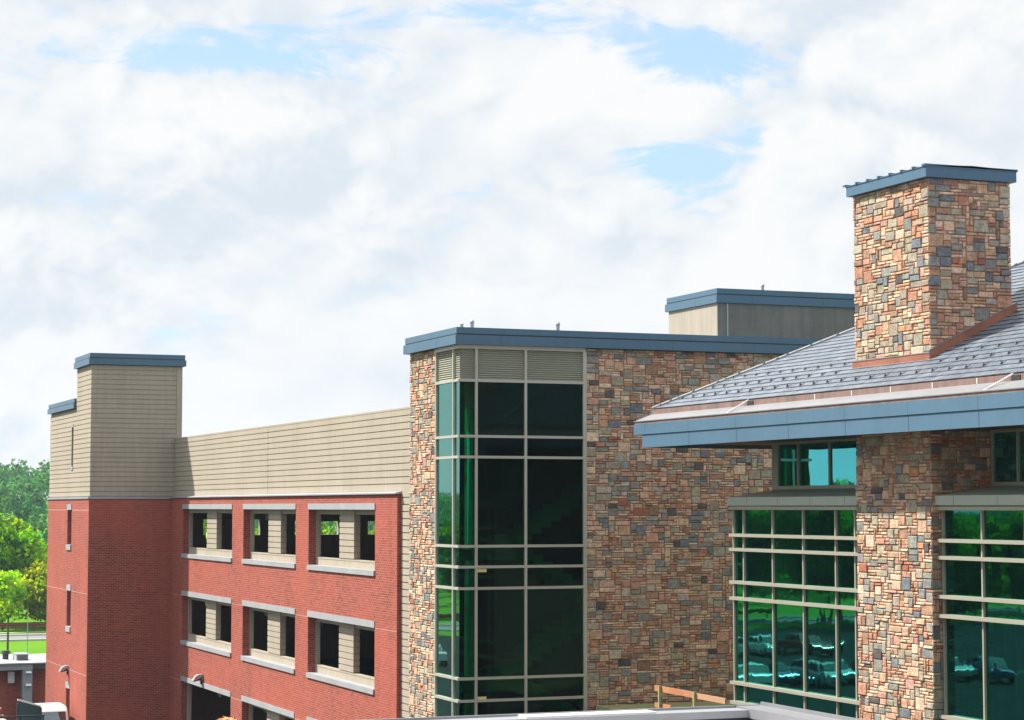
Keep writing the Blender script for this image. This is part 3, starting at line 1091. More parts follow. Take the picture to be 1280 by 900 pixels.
# inside of the stair
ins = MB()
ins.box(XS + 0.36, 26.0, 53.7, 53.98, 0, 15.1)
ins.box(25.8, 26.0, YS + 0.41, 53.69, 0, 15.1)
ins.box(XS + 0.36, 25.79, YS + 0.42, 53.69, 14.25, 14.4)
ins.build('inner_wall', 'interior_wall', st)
for z in (9.93, 6.60, 3.27):
    MB().box(XS + 0.13, 20.60, YS + 0.13, 53.69, z - 0.28, z).build('landing', 'interior_floor', st)
    MB().box(23.4, 25.7, YS + 0.42, 53.69, z + 1.38, z + 1.66).build('landing', 'interior_floor', st)
    for y0, y1, zs, ze in ((52.2, 53.5, z, z + 1.66), (50.78, 52.0, z + 3.33, z + 1.66)):
        if zs > 13:
            continue
        fm = MB()
        dz = (ze - zs) / 10
        for q in range(10):
            zt = zs + dz * (q + 0.5) + 0.08
            fm.box(20.60 + q * 0.28, 20.60 + (q + 1) * 0.28 - 0.0005, max(y0, 50.92) if 20.60 + q * 0.28 > 22.0 else y0, y1, zt - 0.30, zt)
        fm.build('stair_flight', 'stair_paint', st)
MB().tube((19.235, 51.1, 0), (19.235, 51.1, 14.2), 0.11, n=20).build('column', 'interior_column', st, True)
for z, lab in ((9.40, 'small pale yellow tag behind the stair glass, upper of the two'), (6.17, 'small pale yellow tag behind the stair glass, lower of the two')):
    b = MB().box(19.26, 19.50, YS + 0.02, YS + 0.04, z - 0.045, z + 0.045)
    b.box(19.26, 19.27, YS + 0.0, YS + 0.05, z - 0.05, z + 0.05)
    tag(b.build('yellow_tag', 'tag_paint'), lab, 'tag')

# rooftop pipes
for x, y, z, h, r, lab in ((18.90, 50.75, 15.56, 0.16, 0.045, 'short pale vent pipe right at the corner of the stair tower roof'),
                           (19.24, 50.9, 15.56, 0.25, 0.05, 'grey vent pipe beside the shorter one on the stair tower roof'),
                           (21.64, 50.9, 15.56, 0.27, 0.05, 'grey vent pipe standing alone above the dark glass corner'),
                           (30.76, 56.5, 17.46, 0.28, 0.045, 'grey vent pipe on the roof of the rooftop block')):
    t = thing('vent_pipe', (x, y, z), lab, 'pipe', 'small pipes on the flat roofs')
    MB().lathe(x, y, [(r, z - 0.1), (r, z + h * 0.7), (r * 0.9, z + h * 0.72)], 12).build('pipe', 'vent_metal', t)
    MB().lathe(x, y, [(r * 1.25, z + h * 0.7), (r * 1.25, z + h * 0.86), (r * 0.7, z + h)], 12).build('cap', 'white_paint' if h < 0.2 else 'vent_metal', t)

# rooftop block behind
ph = thing('rooftop_block', (31.5, 58, 0), 'low concrete block with blue capping on the roof behind the stone wall', 'rooftop block')
b = MB().box(29.0, 36.0, 56.05, 59.35, 14.0, 17.07)
b.build('wall', 'concrete', ph)
MB().box(28.99, 29.0, 56.06, 59.34, 14.0, 17.07).build('sunlit_side_sheet', 'concrete_pale', ph)  # paler sheet paints the sunlit side; the shaded front keeps the grey
MB().box(29.30, 29.34, 56.03, 56.05, 14.0, 17.06).build('control_joint', 'vent_metal', ph)
two_step_coping('coping', ph, 29.02, 36, 56.08, 59.4, 17.075, 17.33, 17.505, 0.09)
MB().box(27.5, 36.4, 54.33, 62, 0, 14.0).build('base_wall', 'concrete', ph)

# ================================================================== STONE PAVILION WITH SLATE ROOF
pv = thing('stone_pavilion', (32, 35, 0), 'stone and glass building with slate roof and tall stone chimney at the right', 'building')
XB, XBAR, XC, XP = 24.45, 24.29, 25.66, 24.17
YE, YN = 46.45, 22.0
# pillars
PILLARS = [(37.30, 40.27), (25.4, 28.4)]
for a, b in PILLARS:
    MB().box(XP + 0.04, 25.9, a + 0.04, b - 0.04, -0.84, 12.6).build('pillar_core', 'mortar', pv)
    sm = MB()
    stone_face(sm, 'X', XP + 0.04, -1, a + 0.01, b, 4.5, 12.58, 0.090, 0.068)
    stone_face(sm, 'Y', a + 0.04, -1, XP + 0.012, 25.66, 4.5, 12.58, 0.090, 0.068)
    sm.build('stone_pillar', 'stone', pv)


def bay(y0, y1, mullions):
    f = MB()
    zs = [10.974, 10.318, 9.97, 9.174, 8.783, 6.741, 6.264]
    for z in zs:
        f.box(XBAR, XB + 0.06, y0, y1, z - 0.037, z + 0.037)
    f.box(XBAR, XB + 0.06, y0, y1, 3.9, 4.0)
    for y in mullions:
        f.box(XB - 0.055, XB + 0.03, y - 0.024, y + 0.024, 4.0, 10.94)
    fo = f.build('bay_window', 'bay_metal', pv)
    g_ = MB()
    ys = sorted([y0 + 0.03] + list(mullions) + [y1 - 0.03])
    z2 = [4.0] + sorted(zs)
    for a, b in zip(ys, ys[1:]):
        if b - a < 0.1:
            continue
        for c, e in zip(z2, z2[1:]):
            q = [rng.uniform(-0.0025, 0.0025) for _ in range(3)]
            x = XB
            g_.quad([(x + q[0], a + 0.02, c + 0.03), (x + q[1], b - 0.02, c + 0.03), (x + q[1] + q[2], b - 0.02, e - 0.03), (x + q[0] + q[2], a + 0.02, e - 0.03)])
    g_.build('glazing', 'coated_glass', fo)
    # canopy roof over the bay
    cn = MB()
    cn.prism([(XBAR - 0.03, 11.04), (XBAR - 0.03, 11.238), (XC - 0.03, 11.44), (XC - 0.03, 11.04)], 'y', y0, y1 + 0.0)
    co = cn.build('canopy', 'canopy_metal', pv)
    y = y0 + 0.6
    while y < y1:
        box('panel_joint', 'dark_metal', co, XBAR - 0.033, XBAR - 0.02, y, y + 0.007, 11.05, 11.23)
        y += 1.52
    MB().box(XBAR + 0.05, XB + 0.05, y0, y1, 10.94 + 0.075, 11.039).build('head_trim', 'bay_metal', co)
    return fo


bay(40.28, YE, [40.7, 41.54, 43.0, 44.45, 45.90, YE - 0.03])
bay(28.41, 37.29, [37.24, 35.85, 34.4, 32.95, 31.5, 30.05, 28.6])
# end wall of the bay and building far wall
ew = MB().box(XB + 0.06, 40.0, YE - 0.05, YE + 0.15, -0.84, 10.99)
ew.box(XC - 0.02, 40.0, YE - 0.05, YE + 0.25, 11.0, 12.6)
ew.build('end_wall', 'bay_metal', pv)
# clerestory
for y0, y1, ms in ((40.28, YE, (41.0, 42.4, 43.9, 45.4)), (28.41, 37.29, (36.36, 34.9, 33.4, 31.9, 30.4))):
    f = MB()
    f.box(XC - 0.03, XC + 0.08, y0, y1, 11.44, 11.52)
    f.box(XC - 0.03, XC + 0.08, y0, y1, 12.54, 12.60)
    for y in list(ms) + [y0 + 0.03, y1 - 0.03]:
        f.box(XC - 0.025, XC + 0.08, y - 0.03, y + 0.03, 11.52, 12.54)
    fo = f.build('clerestory_window', 'bay_metal', pv)
    g_ = MB()
    ys = sorted([y0] + list(ms) + [y1])
    for a, b in zip(ys, ys[1:]):
        q = [rng.uniform(-0.003, 0.003) for _ in range(2)]
        g_.quad([(XC + 0.02 + q[0], a + 0.02, 11.52), (XC + 0.02 + q[1], b - 0.02, 11.52), (XC + 0.02 + q[1], b - 0.02, 12.54), (XC + 0.02 + q[0], a + 0.02, 12.54)])
    g_.build('glazing', 'clerestory_glass', fo)
# interior
box('floor_slab', 'interior_floor', pv, XB + 0.1, 39.9, YN + 1, YE - 0.1, 3.7, 4.0)
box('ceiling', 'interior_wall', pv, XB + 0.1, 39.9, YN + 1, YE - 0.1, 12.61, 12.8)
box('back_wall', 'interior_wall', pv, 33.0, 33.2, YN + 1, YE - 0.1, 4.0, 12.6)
for y in (45.0, 39.0, 33.0, 28.0):
    MB().tube((27.6, y, 4.0), (27.6, y, 12.6), 0.2, n=16).build('inner_column', 'interior_column', pv)
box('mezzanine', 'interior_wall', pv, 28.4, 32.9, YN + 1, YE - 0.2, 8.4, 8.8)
box('near_wall', 'concrete', pv, XB + 0.1, 40, YN, YN + 0.3, -0.84, 12.6)
box('plinth', 'concrete', pv, XBAR + 0.06, XB + 0.06, 28.41, YE, -0.84, 3.9)
# eaves: fascia, gutter, soffit
XE, YEV = 23.10, 49.37
FAR_X, NEAR_Y = 40.5, 20.0
fa = MB()


def ring(mb, x0, x1, y0, y1, z0, z1, t):
    mb.box(x0, x0 + t, y0, y1, z0, z1)
    mb.box(x1 - t, x1, y0, y1, z0, z1)
    mb.box(x0 + t, x1 - t, y0, y0 + t, z0, z1)
    mb.box(x0 + t, x1 - t, y1 - t, y1, z0, z1)


ring(fa, XE, FAR_X, NEAR_Y, YEV, 12.845, 13.115, 0.12)
ring(fa, XE + 0.025, FAR_X - 0.14, NEAR_Y + 0.14, YEV - 0.46, 12.51, 12.83, 0.08)
ring(fa, XE + 0.055, FAR_X - 0.17, NEAR_Y + 0.17, YEV - 0.49, 12.83, 12.845, 0.05)
fo = fa.build('fascia', 'blue_metal', pv)
y = 48.7
while y > 30:
    box('panel_joint', 'dark_metal', fo, XE - 0.002, XE + 0.01, y, y + 0.006, 12.85, 13.11)
    y -= 2.45
y = 46.25
while y > 30:
    box('panel_joint', 'dark_metal', fo, XE + 0.022, XE + 0.035, y, y + 0.008, 12.515, 12.825)
    y -= 2.45
gt = MB()
ring(gt, XE + 0.02, FAR_X - 0.02, NEAR_Y + 0.02, YEV - 0.02, 13.115, 13.175, 0.08)
gt.build('gutter_moulding', 'copper_dull', pv)
ap = MB()
a_, b_ = 0.0, 0.34
z_, zz_ = 13.185, 13.365
ap.quad([(XE + a_, NEAR_Y + a_, z_), (XE + a_, YEV - a_, z_), (XE + b_, YEV - b_, zz_), (XE + b_, NEAR_Y + b_, zz_)])
ap.quad([(XE + a_, YEV - a_, z_), (FAR_X - a_, YEV - a_, z_), (FAR_X - b_, YEV - b_, zz_), (XE + b_, YEV - b_, zz_)])
ring(ap, XE - 0.004, FAR_X, NEAR_Y, YEV + 0.004, 13.176, 13.196, 0.05)
ap.build('gutter_apron', 'gutter_metal', pv)
rs_ = MB()
ring(rs_, XE + 0.345, FAR_X - 0.345, NEAR_Y + 0.345, YEV - 0.345, 13.30, 13.49, 0.03)
rs_.build('copper_riser', 'copper_dull', pv)
for y in (44.05, 33.6):
    MB().tube((XE + 0.04, y + 0.25, 13.20), (XE + 0.36, y - 0.25, 13.50), 0.016, n=6).build('gutter_strap', 'white_paint', pv)
    MB().prism([(y - 0.22, 13.37), (y - 0.5, 13.37), (y - 0.5, 13.47), (y - 0.24, 13.47)], 'x', XE + 0.33, XE + 0.343).build('gutter_outlet', 'dark_metal', pv)
y = 40.7
while y > 30:
    box('gutter_strap', 'white_paint', pv, XE + 0.335, XE + 0.345, y, y + 0.022, 13.37, 13.48)
    y -= 1.55
so = MB()
so.quad([(XE + 0.1, NEAR_Y, 12.60), (XE + 0.1, YEV - 0.5, 12.60), (FAR_X - 0.2, YEV - 0.5, 12.60), (FAR_X - 0.2, NEAR_Y, 12.60)])
so.build('soffit', 'soffit', pv)
# slate roof: courses of single slates on a hipped roof
XR, YR, ZR, SL_ = XE + 0.35, YEV - 0.40, 13.50, 0.5
rf = MB()
SLATES = [(0.125, 0.155, 0.20), (0.115, 0.145, 0.185), (0.135, 0.16, 0.20), (0.11, 0.14, 0.18), (0.125, 0.15, 0.185), (0.14, 0.165, 0.195)]
HALF = (FAR_X - 0.35 - XR) / 2


def slate_plane(mb, org, along, up_h, length):
    """org: eave corner; along: unit eave direction; up_h: horizontal unit uphill; hip cuts at 45 degrees on both ends"""
    along, up_h = Vector(along), Vector(up_h)
    sl = 0.22
    course = 0
    nrm = (up_h * -SL_ + Vector((0, 0, 1))).normalized()
    while course * sl < HALF:
        u0 = course * sl
        u1 = min(u0 + sl * 1.25, HALF + 0.02)
        s = (0.17 if course % 2 else 0.0) + u0 - 0.3
        end = length - u0
        while s < end:
            w = rng.uniform(0.24, 0.36)
            a, b = max(s, u0), min(s + w - 0.006, end)
            s += w
            if b - a < 0.02:
                continue
            col = rng.choice(SLATES)
            kk = rng.uniform(0.9, 1.12)
            col = tuple(x * kk for x in col)
            lift0, lift1 = 0.024 + rng.uniform(0, 0.004), 0.003
            a1, b1 = max(a, u1), min(b, length - u1)
            if b1 < a1:
                a1 = b1 = (a + b) / 2

            def P(sv_, uv_, l):
                return org + along * sv_ + up_h * uv_ + Vector((0, 0, SL_ * uv_)) + nrm * l
            q = [P(a, u0, lift0), P(b, u0, lift0), P(b1, u1, lift1), P(a1, u1, lift1)]
            mb.quad(q, col)
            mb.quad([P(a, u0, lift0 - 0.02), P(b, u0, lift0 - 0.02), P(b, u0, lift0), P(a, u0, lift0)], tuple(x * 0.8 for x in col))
        course += 1


L1 = YR - (NEAR_Y + 0.40)
L2 = FAR_X - 0.35 - XR
org = Vector((XR, YR, ZR))
slate_plane(rf, org, (0, -1, 0), (1, 0, 0), L1)
slate_plane(rf, org, (1, 0, 0), (0, -1, 0), L2)
slate_plane(rf, Vector((XR + L2, YR, ZR)), (0, -1, 0), (-1, 0, 0), L1)
roof = rf.build('slate_roof', 'slate', pv)
# hip capping
hp = MB()
hl = HALF
d0, d1 = org + Vector((0, 0, 0.02)), org + Vector((hl, -hl, hl * SL_ + 0.02))
wv = Vector((1, 1, 0)).normalized() * 0.10
dn = Vector((0, 0, -0.045))
up_ = Vector((0, 0, 0.05))
for sgn in (-1, 1):
    hp.quad([d0 + up_, d1 + up_, d1 + wv * sgn + dn + up_, d0 + wv * sgn + dn + up_])
hp.quad([d0 - wv + dn + up_, d1 - wv + dn + up_, d1 - wv + dn, d0 - wv + dn])
hp.quad([d0 + wv + dn + up_, d1 + wv + dn + up_, d1 + wv + dn, d0 + wv + dn])
hp.build('hip_cap', 'gutter_metal', roof)
# snow guards
sg_me = None
cnt = 0
for ri, (u, off) in enumerate(((0.45, 0.0), (0.92, 0.3), (1.40, 0.0))):
    y = YR - u - 0.35 - off
    while y > 32.5:
        if 37.3 < y < 41.2 and u > 0.85:
            y -= 0.6
            continue
        if sg_me is None:
            m_ = MB()
            m_.prism([(-0.03, -0.02), (0.035, 0.014), (0.015, 0.050), (-0.01, 0.046), (-0.018, 0.016)], 'y', -0.016, 0.016)
            m_.prism([(0.0, -0.005), (0.12, 0.055), (0.12, 0.065), (0.0, 0.01)], 'y', -0.008, 0.008)
            o = m_.build('snow_guard', 'guard_metal')
            sg_me = o
        else:
            o = sg_me.copy()
            COL.objects.link(o)
        o.parent = roof
        o.location = Vector((XR + u, y, ZR + u * SL_ + 0.035)) - BASE[roof.name]
        cnt += 1
        y -= 0.60
# chimney
CX0, CX1, CY0, CY1 = 24.62, 26.70, 37.95, 41.00
ch = MB().box(CX0 + 0.04, CX1 - 0.04, CY0 + 0.04, CY1 - 0.04, 13.5, 17.95).build('chimney', 'mortar', pv)
sm = MB()
roofz = lambda x: ZR + (x - XR) * SL_
stone_face(sm, 'X', CX0 + 0.04, -1, CY0 + 0.01, CY1, 14.20, 17.95, 0.094, 0.070)
stone_face(sm, 'Y', CY0 + 0.04, -1, CX0 + 0.012, CX1, 14.05, 17.95, 0.094, 0.070, clip=lambda u, v: v > roofz(u) + 0.05)
sm.build('stone_facing', 'stone', ch)
fl = MB()
fl.box(CX0 - 0.035, CX0 + 0.03, CY0 - 0.035, CY1 + 0.035, roofz(CX0) - 0.05, 14.23)
fl.build('front_flashing', 'copper', ch)
fl = MB()
fl.prism([(CX0 - 0.03, roofz(CX0) - 0.03), (CX1 + 0.1, roofz(CX1 + 0.1) - 0.03), (CX1 + 0.1, roofz(CX1 + 0.1) + 0.19), (CX0 - 0.03, roofz(CX0 - 0.03) + 0.20)], 'y', CY0 - 0.033, CY0 + 0.03)
fl.build('side_flashing', 'copper', ch)
fl = MB()
fl.box(CX0 - 0.05, CX0 + 0.02, CY0 - 0.05, CY1 + 0.045, 14.23, 14.25)
fl.prism([(CX0 - 0.05, roofz(CX0) + 0.185), (CX1 + 0.1, roofz(CX1 + 0.1) + 0.191), (CX1 + 0.1, roofz(CX1 + 0.1) + 0.21), (CX0 - 0.05, roofz(CX0) + 0.204)], 'y', CY0 - 0.05, CY0 + 0.02)
fl.build('flashing_bead', 'gutter_metal', ch)
cp = MB().box(CX0 - 0.10, CX1 + 0.09, CY0 - 0.09, CY1 + 0.10, 17.95, 18.165)
co = cp.build('chimney_cap', 'blue_metal', ch)
rb = MB().box(CX0 - 0.115, CX1 + 0.105, CY0 - 0.10, CY1 + 0.11, 18.166, 18.185)
for i in range(8):
    y = CY0 - 0.10 + i * (CY1 - CY0 + 0.18) / 7
    rb.box(CX0 - 0.135, CX1 + 0.125, y, y + 0.05 if i not in (0, 7) else y + 0.12, 18.185, 18.225)
rb.prism([(CX0 - 0.1, 18.185), (CX1 + 0.12, 18.185), (CX1 + 0.12, 18.20), ((CX0 + CX1) / 2, 18.24)], 'y', CY0 - 0.1, CY1 + 0.1)
rb.build('standing_seam', 'blue_metal', co)

# connector roof between pavilion and stone wall, with a temporary timber rail
ln = thing('link_building', (28, 48.5, 0), 'low flat link between the stone wall and the glass bay, behind the timber rail', 'link building')
MB().box(24.35, 33, YE + 0.16, 54.3, -0.84, 5.36).build('wall', 'concrete', ln)
MB().box(24.22, 33, YE + 0.16, 54.3, 5.361, 5.50).build('roof_edge', 'post_wood', ln)
gr = thing('guard_rail', (24.2, 48.6, 5.72), 'temporary orange timber guard rail on posts in front of the stone wall', 'guard rail')
MB().box(24.17, 24.21, 48.25, 50.44, 6.22, 6.37).build('top_rail', 'cedar', gr)
MB().box(24.168, 24.212, YE + 0.02, 48.245, 6.215, 6.35).build('top_rail', 'lumber', gr)
MB().box(24.17, 24.21, 49.5, 50.44, 5.80, 5.92).build('mid_rail', 'cedar', gr)
for y in (50.05, 48.05):
    MB().box(24.10, 24.165, y - 0.035, y + 0.035, 5.50, 6.385).build('post', 'post_wood', gr)

FIT = [pv, ln, gr]
# things in the pavilion, dimly seen through the glass
b = MB().box(26.8, 27.4, 36.6, 37.0, 8.95, 9.55)
b.box(26.75, 26.8, 36.55, 37.05, 8.9, 9.6)
yb = tag(b.build('yellow_banner', 'yellow_paint'), 'square yellow banner hanging behind the right hand bay glass', 'banner')
FIT.append(yb)
for (y, m_, lab) in ((44.0, 'green_fabric', 'rounded green seat just inside the left glass bay'), (42.4, 'blue_fabric', 'rounded blue seat just inside the left glass bay')):
    t = thing('lounge_seat', (26.4, y, 4.0), lab, 'seat')
    FIT.append(t)
    MB().lathe(26.4, y, [(0.55, 4.0), (0.62, 4.2), (0.62, 4.42), (0.5, 4.48)], 18).build('seat', m_, t, True)
    MB().prism([(26.9, 4.3), (27.05, 4.3), (27.12, 5.1), (27.0, 5.1)], 'y', y - 0.5, y + 0.5).build('backrest', m_, t)

# the pavilion group is built at drawing size: it is seven percent smaller and its floor stands a little higher
for o in FIT:
    o.scale = (0.928, 0.928, 0.928)
    o.location = Vector(o.location) * 0.928 + Vector((0, 0, 0.792))

# ================================================================== FOREGROUND FLAT ROOF
fr = thing('flat_roof_building', (6, 15, 0), 'low building with white flat roof and grey metal edging in the foreground', 'building')
RX, RY = 13.57, 25.08
MB().box(-14, RX - 0.02, 3.0, RY - 0.02, 0, 8.0).build('wall', 'concrete', fr)
MB().box(-13.6, RX - 0.36, 3.4, RY - 0.36, 8.001, 8.17).build('membrane', 'membrane', fr)
MB().box(-14, RX - 0.33, RY - 0.33, RY, 8.0, 8.34).build('parapet', 'dark_metal', fr)
MB().box(RX - 0.33, RX, 3.0, RY, 8.0, 8.36).build('parapet', 'dark_metal', fr)
cpp = MB()
cpp.box(-14, RX - 0.37, RY - 0.36, RY + 0.03, 8.34, 8.365)
cpp.box(-14, RX - 0.37, RY - 0.365, RY - 0.36, 8.27, 8.365)
cpp.box(-14, RX + 0.03, RY + 0.0, RY + 0.03, 8.23, 8.395)
cpp.build('coping', 'coping_grey', fr)
cpp = MB()
cpp.box(RX - 0.369, RX + 0.03, 3.0, RY - 0.002, 8.361, 8.386)
cpp.box(RX - 0.374, RX - 0.369, 3.0, RY - 0.3, 8.26, 8.386)
cpp.box(RX - 0.0, RX + 0.03, 3.0, RY - 0.002, 8.25, 8.43)
cpp.build('coping', 'gutter_metal', fr)
MB().box(10.1, 11.9, RY - 0.30, RY - 0.02, 8.366, 8.385).build('splice_plate', 'white_paint', fr)

# unseen brick wing added behind the viewer to darken glass reflections and viewer-facing walls
wing = thing('unseen_brick_wing', (20, -14, 0), 'large dark brick wing added unseen behind the viewer, mirrored in the stair glass', 'building')
MB().box(-40, 70, -24, -8, 0, 15).build('wall', 'brick', wing)

# ================================================================== FAR LEFT: utility building, truck, rails
ub_ = thing('utility_building', (16, 109, 0), 'small dark brick utility building with flat white roof on the lawn', 'building')
MB().box(8.0, 20.0, 106.6, 111.6, 0, 3.05).build('wall', 'brick', ub_)
rfm = MB().box(8.0, 17.05, 105.9, 106.6, 3.06, 3.36)
rfm.box(7.9, 20.1, 106.5, 111.7, 3.051, 3.32)
rfm.build('roof_slab', 'grey_paint', ub_)
rm = MB().box(7.8, 20.2, 105.8, 111.8, 3.361, 3.42)
rm.build('roof', 'membrane', ub_)
for x in (13.8, 16.58):
    box('pilaster', 'grey_paint', ub_, x, x + 0.47, 105.95, 106.5, 0.0, 3.05)
MB().box(15.95, 16.26, 106.42, 106.6, 2.40, 2.95).build('cabinet', 'white_paint', ub_)
for x, z in ((16.85, 2.94), (16.85, 2.32)):
    MB().prism([(105.95, z + 0.06), (105.95, z - 0.05), (105.75, z - 0.03), (105.8, z + 0.03)], 'x', x - 0.13, x + 0.13).build('lamp', 'white_paint', ub_)
t = thing('roof_unit', (16.8, 109, 3.42), 'dark grey ventilation unit on the white roof of the utility building', 'roof unit')
b = MB().box(16.45, 17.05, 107.2, 108.4, 3.42, 3.72)
b.box(16.42, 17.08, 107.17, 108.43, 3.72, 3.75)
b.build('housing', 'grey_paint', t)
b = MB()
for q in range(5):
    b.box(16.5, 17.0, 107.18, 107.2, 3.46 + q * 0.05, 3.485 + q * 0.05)
b.build('grille', 'dark_metal', t)
t = thing('roof_drum', (16.1, 108.4, 3.42), 'small black vent hood on the utility building roof, left of the grey unit', 'roof vent')
MB().lathe(16.1, 108.4, [(0.16, 3.42), (0.16, 3.7), (0.26, 3.72), (0.2, 3.86)], 12).build('hood', 'dark_metal', t)
pp = MB().tube((14.2, 107.6, 3.44), (15.8, 108.6, 3.5), 0.02, n=6)
tag(pp.build('roof_cable', 'dark_metal'), 'thin dark cable lying across the white utility roof', 'cable')

# weathering steel guardrail beyond the road
gd = thing('road_guardrail', (20, 192.5, 0), 'rusty brown guardrail along the road below the trees', 'guardrail')
MB().prism([(192.3, 0.42), (192.36, 0.5), (192.3, 0.58), (192.36, 0.68), (192.3, 0.78), (192.39, 0.78), (192.42, 0.68), (192.36, 0.58), (192.42, 0.5), (192.39, 0.42)], 'x', -60, 60).build('rail', 'rust_rail', gd)
for q in range(24):
    x = -59 + q * 5.0
    MB().box(x, x + 0.16, 192.4, 192.62, 0, 0.8).build('post', 'rust_rail', gd)
t = thing('lamp_pole', polar(9.0, 160), 'thin grey pole standing on the lawn right of the young tree', 'pole')
px_, py_, _ = polar(9.0, 160)
MB().tube((px_, py_, 0), (px_, py_, 3.6), 0.035, 0.025, 8).build('shaft', 'vent_metal', t)
MB().lathe(px_, py_, [(0.09, 0), (0.09, 0.06), (0.04, 0.1)], 10).build('foot', 'vent_metal', t)

# white truck beside the tower
TXc, TYc = 14.45, 86.2
tk = thing('truck', (TXc, TYc + 2, 0), 'white truck cab parked at the foot of the brick tower', 'truck')
z0 = 1.0
cab = MB()
prof = [(TYc - 1.7, 0.75), (TYc - 1.75, 1.55), (TYc - 0.75, 1.85), (TYc - 0.1, 2.92), (TYc + 0.15, 3.05), (TYc + 1.5, 3.08), (TYc + 1.6, 2.9), (TYc + 1.6, 0.75)]
cab.prism(prof, 'x', TXc - 0.84, TXc + 0.84)
co = cab.build('cab', 'white_paint', tk)
mod = co.modifiers.new('bevel', 'BEVEL')
mod.width = 0.10
mod.segments = 3
MB().prism([(TYc - 0.74, 1.90), (TYc - 0.16, 2.86), (TYc - 0.14, 2.86), (TYc - 0.70, 1.90)], 'x', TXc - 0.72, TXc + 0.72).build('windscreen', 'car_glass', tk)
for sx in (-1, 1):
    x = TXc + sx * 0.844
    MB().prism([(TYc - 0.55, 1.95), (TYc - 0.05, 2.78), (TYc + 0.75, 2.84), (TYc + 0.75, 1.95)], 'x', min(x, x - sx * 0.02), max(x, x - sx * 0.02)).build('side_window', 'car_glass', tk)
    MB().box(TXc + sx * 0.98 - 0.08, TXc + sx * 0.98 + 0.08, TYc - 0.55, TYc - 0.45, 1.95, 2.35).build('mirror', 'dark_metal', tk)
bd = MB().box(TXc - 0.88, TXc + 0.88, TYc + 1.75, TYc + 6.0, 0.95, 1.15)
for sx in (-1, 1):
    bd.box(TXc + sx * 0.86 - 0.03, TXc + sx * 0.86 + 0.03, TYc + 1.75, TYc + 6.0, 1.15, 1.9)
bd.build('bed', 'green_board', tk)
for sx in (-1, 1):
    for y in (TYc - 0.9, TYc + 4.4):
        x = TXc + sx * 0.74
        w = MB().tube((x - 0.13, y, 0.45), (x + 0.13, y, 0.45), 0.45, n=20).build('wheel', 'tyre', tk)
        MB().tube((x + sx * 0.131, y, 0.45), (x + sx * 0.14, y, 0.45), 0.25, n=16).build('rim', 'chrome', w)
    MB().box(TXc + sx * 0.6 - 0.12, TXc + sx * 0.6 + 0.12, TYc - 1.77, TYc - 1.74, 1.2, 1.42).build('headlight', 'chrome', tk)

# leaning board, rails, planks and sacks in front of the truck
t = thing('ramp_board', (13.7, 84.3, 0), 'dark green board with pale top edge standing in front of the white truck', 'board')
MB().prism([(13.02, 0.5), (13.02, 3.50), (13.88, 3.24), (13.88, 0.5)], 'y', 84.2, 84.28).build('panel', 'green_board', t)
MB().prism([(13.0, 3.507), (13.0, 3.57), (13.9, 3.298), (13.9, 3.235)], 'y', 84.18, 84.30).build('edge_strip', 'white_paint', t)
MB().box(13.881, 13.93, 84.17, 84.31, 0.0, 3.22).build('post', 'dark_metal', t)
MB().box(12.98, 13.019, 84.17, 84.31, 0.0, 3.4).build('post', 'dark_metal', t)
t = thing('metal_railing', (12.7, 83.4, 0), 'black metal railing in front of the dark green board', 'railing')
for z in (2.98, 2.78, 2.55):
    MB().tube((11.0, 83.4, z), (13.9, 83.4, z), 0.03, n=8).build('rail', 'dark_metal', t)
for x in (11.2, 12.1, 13.0, 13.85):
    MB().tube((x, 83.4, 0), (x, 83.4, 3.0), 0.035, n=8).build('post', 'dark_metal', t)
t = thing('scaffold_deck', (11.8, 88.0, 0), 'stack of orange timber planks on a raised deck left of the white truck', 'planks')
pm = MB()
for q in range(5):
    for r_ in range(3):
        pm.box(9.5 + 0.05 * r_, 12.9 - 0.11 * ((q * 7 + r_ * 3) % 4), 87.0 + q * 0.32, 87.28 + q * 0.32, 2.62 + r_ * 0.11, 2.71 + r_ * 0.11)
pm.build('plank', 'lumber', t)
MB().box(9.4, 12.95, 86.9, 88.7, 2.45, 2.61).build('deck', 'rust_rail', t)
for x in (9.6, 12.8):
    for y in (87.0, 88.5):
        MB().box(x - 0.06, x + 0.06, y - 0.06, y + 0.06, 0, 2.45).build('leg', 'dark_metal', t)
for i, (x, y, m_, lab, r_) in enumerate(((12.55, 85.3, 'sack', 'pale rounded sack lying left of the dark green board', 0.34), (13.2, 83.8, 'teal_plastic', 'teal plastic drum by the black railing', 0.16),
                                        (12.95, 83.8, 'white_paint', 'pale plastic drum by the black railing', 0.17))):
    if m_ == 'sack':
        o = MB().lathe(x, y, [(0.3, 0.0), (0.42, 0.6), (0.45, 1.6), (0.40, 2.3), (0.30, 2.62), (0.12, 2.72)], 18).build('sack', m_, None, True)
    else:
        o = MB().lathe(x, y, [(r_, 0.0), (r_, 1.2), (r_ * 1.04, 1.22), (r_ * 1.04, 1.28), (r_, 1.3), (r_, 2.60), (r_ * 0.7, 2.72)], 16).build('drum', m_, None, True)
    tag(o, lab, 'sack' if m_ == 'sack' else 'drum')

# flowering tree whose top shows in front of the garage
make_tree('flowering_tree', (16.75, 66.0, 0), 4.6, 0.42, 2.2, 60, 0.2, 40, 0.06, (0.72, 0.36, 0.32), 31,
          'slim tree with salmon pink blossom in front of the brick garage', cat='flowering tree', var=0.35)

# parked cars, seen mirrored in the bay glass


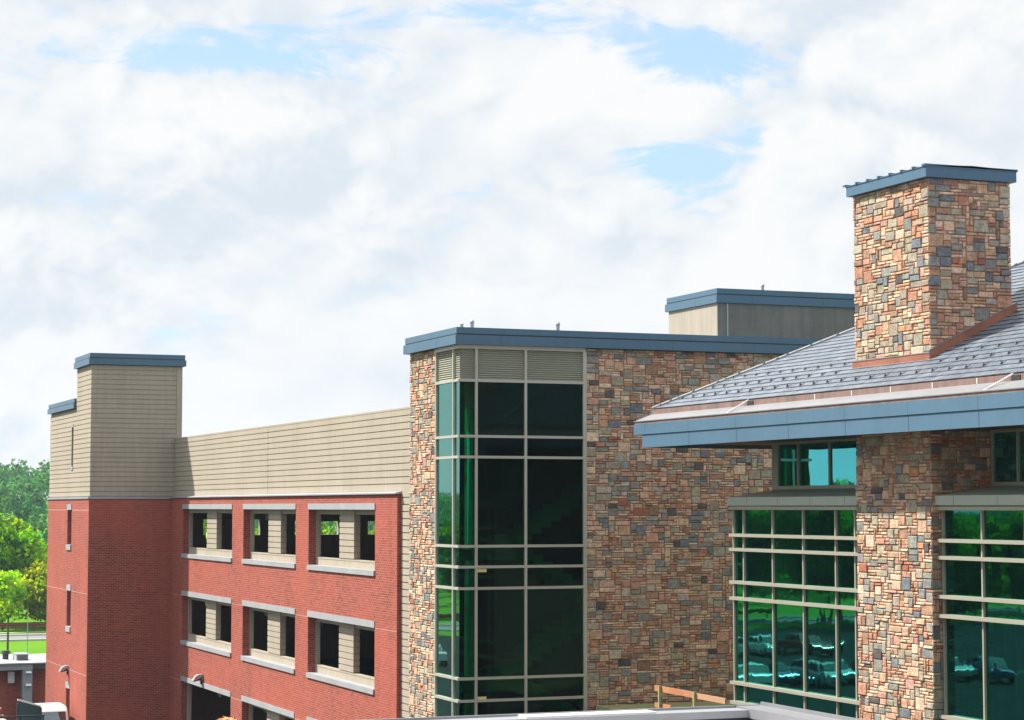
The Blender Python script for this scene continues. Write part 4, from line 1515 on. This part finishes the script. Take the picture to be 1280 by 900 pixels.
def make_car(loc, paint, label, rot):
    t = thing('parked_car', (0, 0, 0), label, 'car', 'cars parked on the lot mirrored in the glass')
    body = MB().prism([(-2.2, 0.35), (-2.25, 0.75), (-1.2, 0.95), (1.7, 0.98), (2.2, 0.9), (2.25, 0.35)], 'y', -0.88, 0.88).build('body', paint, t)
    md = body.modifiers.new('bevel', 'BEVEL')
    md.width, md.segments = 0.09, 3
    rf_ = MB().prism([(-1.0, 0.95), (-0.35, 1.40), (0.2, 1.48), (0.9, 1.42), (1.6, 0.98)], 'y', -0.74, 0.74).build('cabin', paint, t)
    md = rf_.modifiers.new('bevel', 'BEVEL')
    md.width, md.segments = 0.06, 3
    MB().prism([(-1.02, 1.0), (-0.42, 1.40), (-0.40, 1.38), (-0.98, 0.98)], 'y', -0.66, 0.66).build('windscreen', 'car_glass', t)
    MB().prism([(1.58, 1.02), (0.96, 1.42), (0.94, 1.40), (1.54, 1.0)], 'y', -0.66, 0.66).build('rear_window', 'car_glass', t)
    for sy in (-1, 1):
        MB().prism([(-0.78, 1.02), (-0.3, 1.36), (0.85, 1.38), (1.35, 1.02)], 'y', sy * 0.745 - 0.006, sy * 0.745 + 0.006).build('side_window', 'car_glass', t)
        MB().box(-2.27, -2.22, sy * 0.6 - 0.18, sy * 0.6 + 0.18, 0.6, 0.72).build('headlight', 'chrome', t)
        for x in (-1.35, 1.4):
            w = MB().tube((x, sy * 0.80 - 0.1, 0.33), (x, sy * 0.80 + 0.1, 0.33), 0.33, n=20).build('wheel', 'tyre', t)
            MB().tube((x, sy * 0.905, 0.33), (x, sy * 0.912, 0.33), 0.2, n=14).build('rim', 'chrome', w)
    t.location = loc
    t.rotation_euler = (0, 0, rot)
    return t


CARS = {}
paints = ['silver', 'white', 'navy', 'silver', 'red', 'white', 'silver', 'navy', 'white', 'red', 'silver', 'white', 'navy', 'silver', 'white', 'red', 'navy', 'silver']
for q in range(18):
    nm = paints[q]
    if q < 8:
        loc = (-13.0 - 2.9 * q, 116 + rng.uniform(-0.4, 0.4), 0.02)
    else:
        loc = (-3.0 - 4.6 * (q - 8), 141 + rng.uniform(-0.4, 0.4), 0.02)
    rot = math.pi / 2 + rng.uniform(-0.05, 0.05) + (math.pi if q % 3 == 1 else 0)
    if nm not in CARS:
        CARS[nm] = make_car(loc, 'car_' + nm, {'silver': 'silver car on the parking lot, mirrored in the bay glass', 'white': 'white car on the parking lot, mirrored in the bay glass',
                                              'red': 'red car on the parking lot, mirrored in the bay glass', 'navy': 'navy blue car on the parking lot, mirrored in the bay glass'}[nm], rot)
    else:
        dup(CARS[nm], loc, rot)
print('scene: done', cnt)
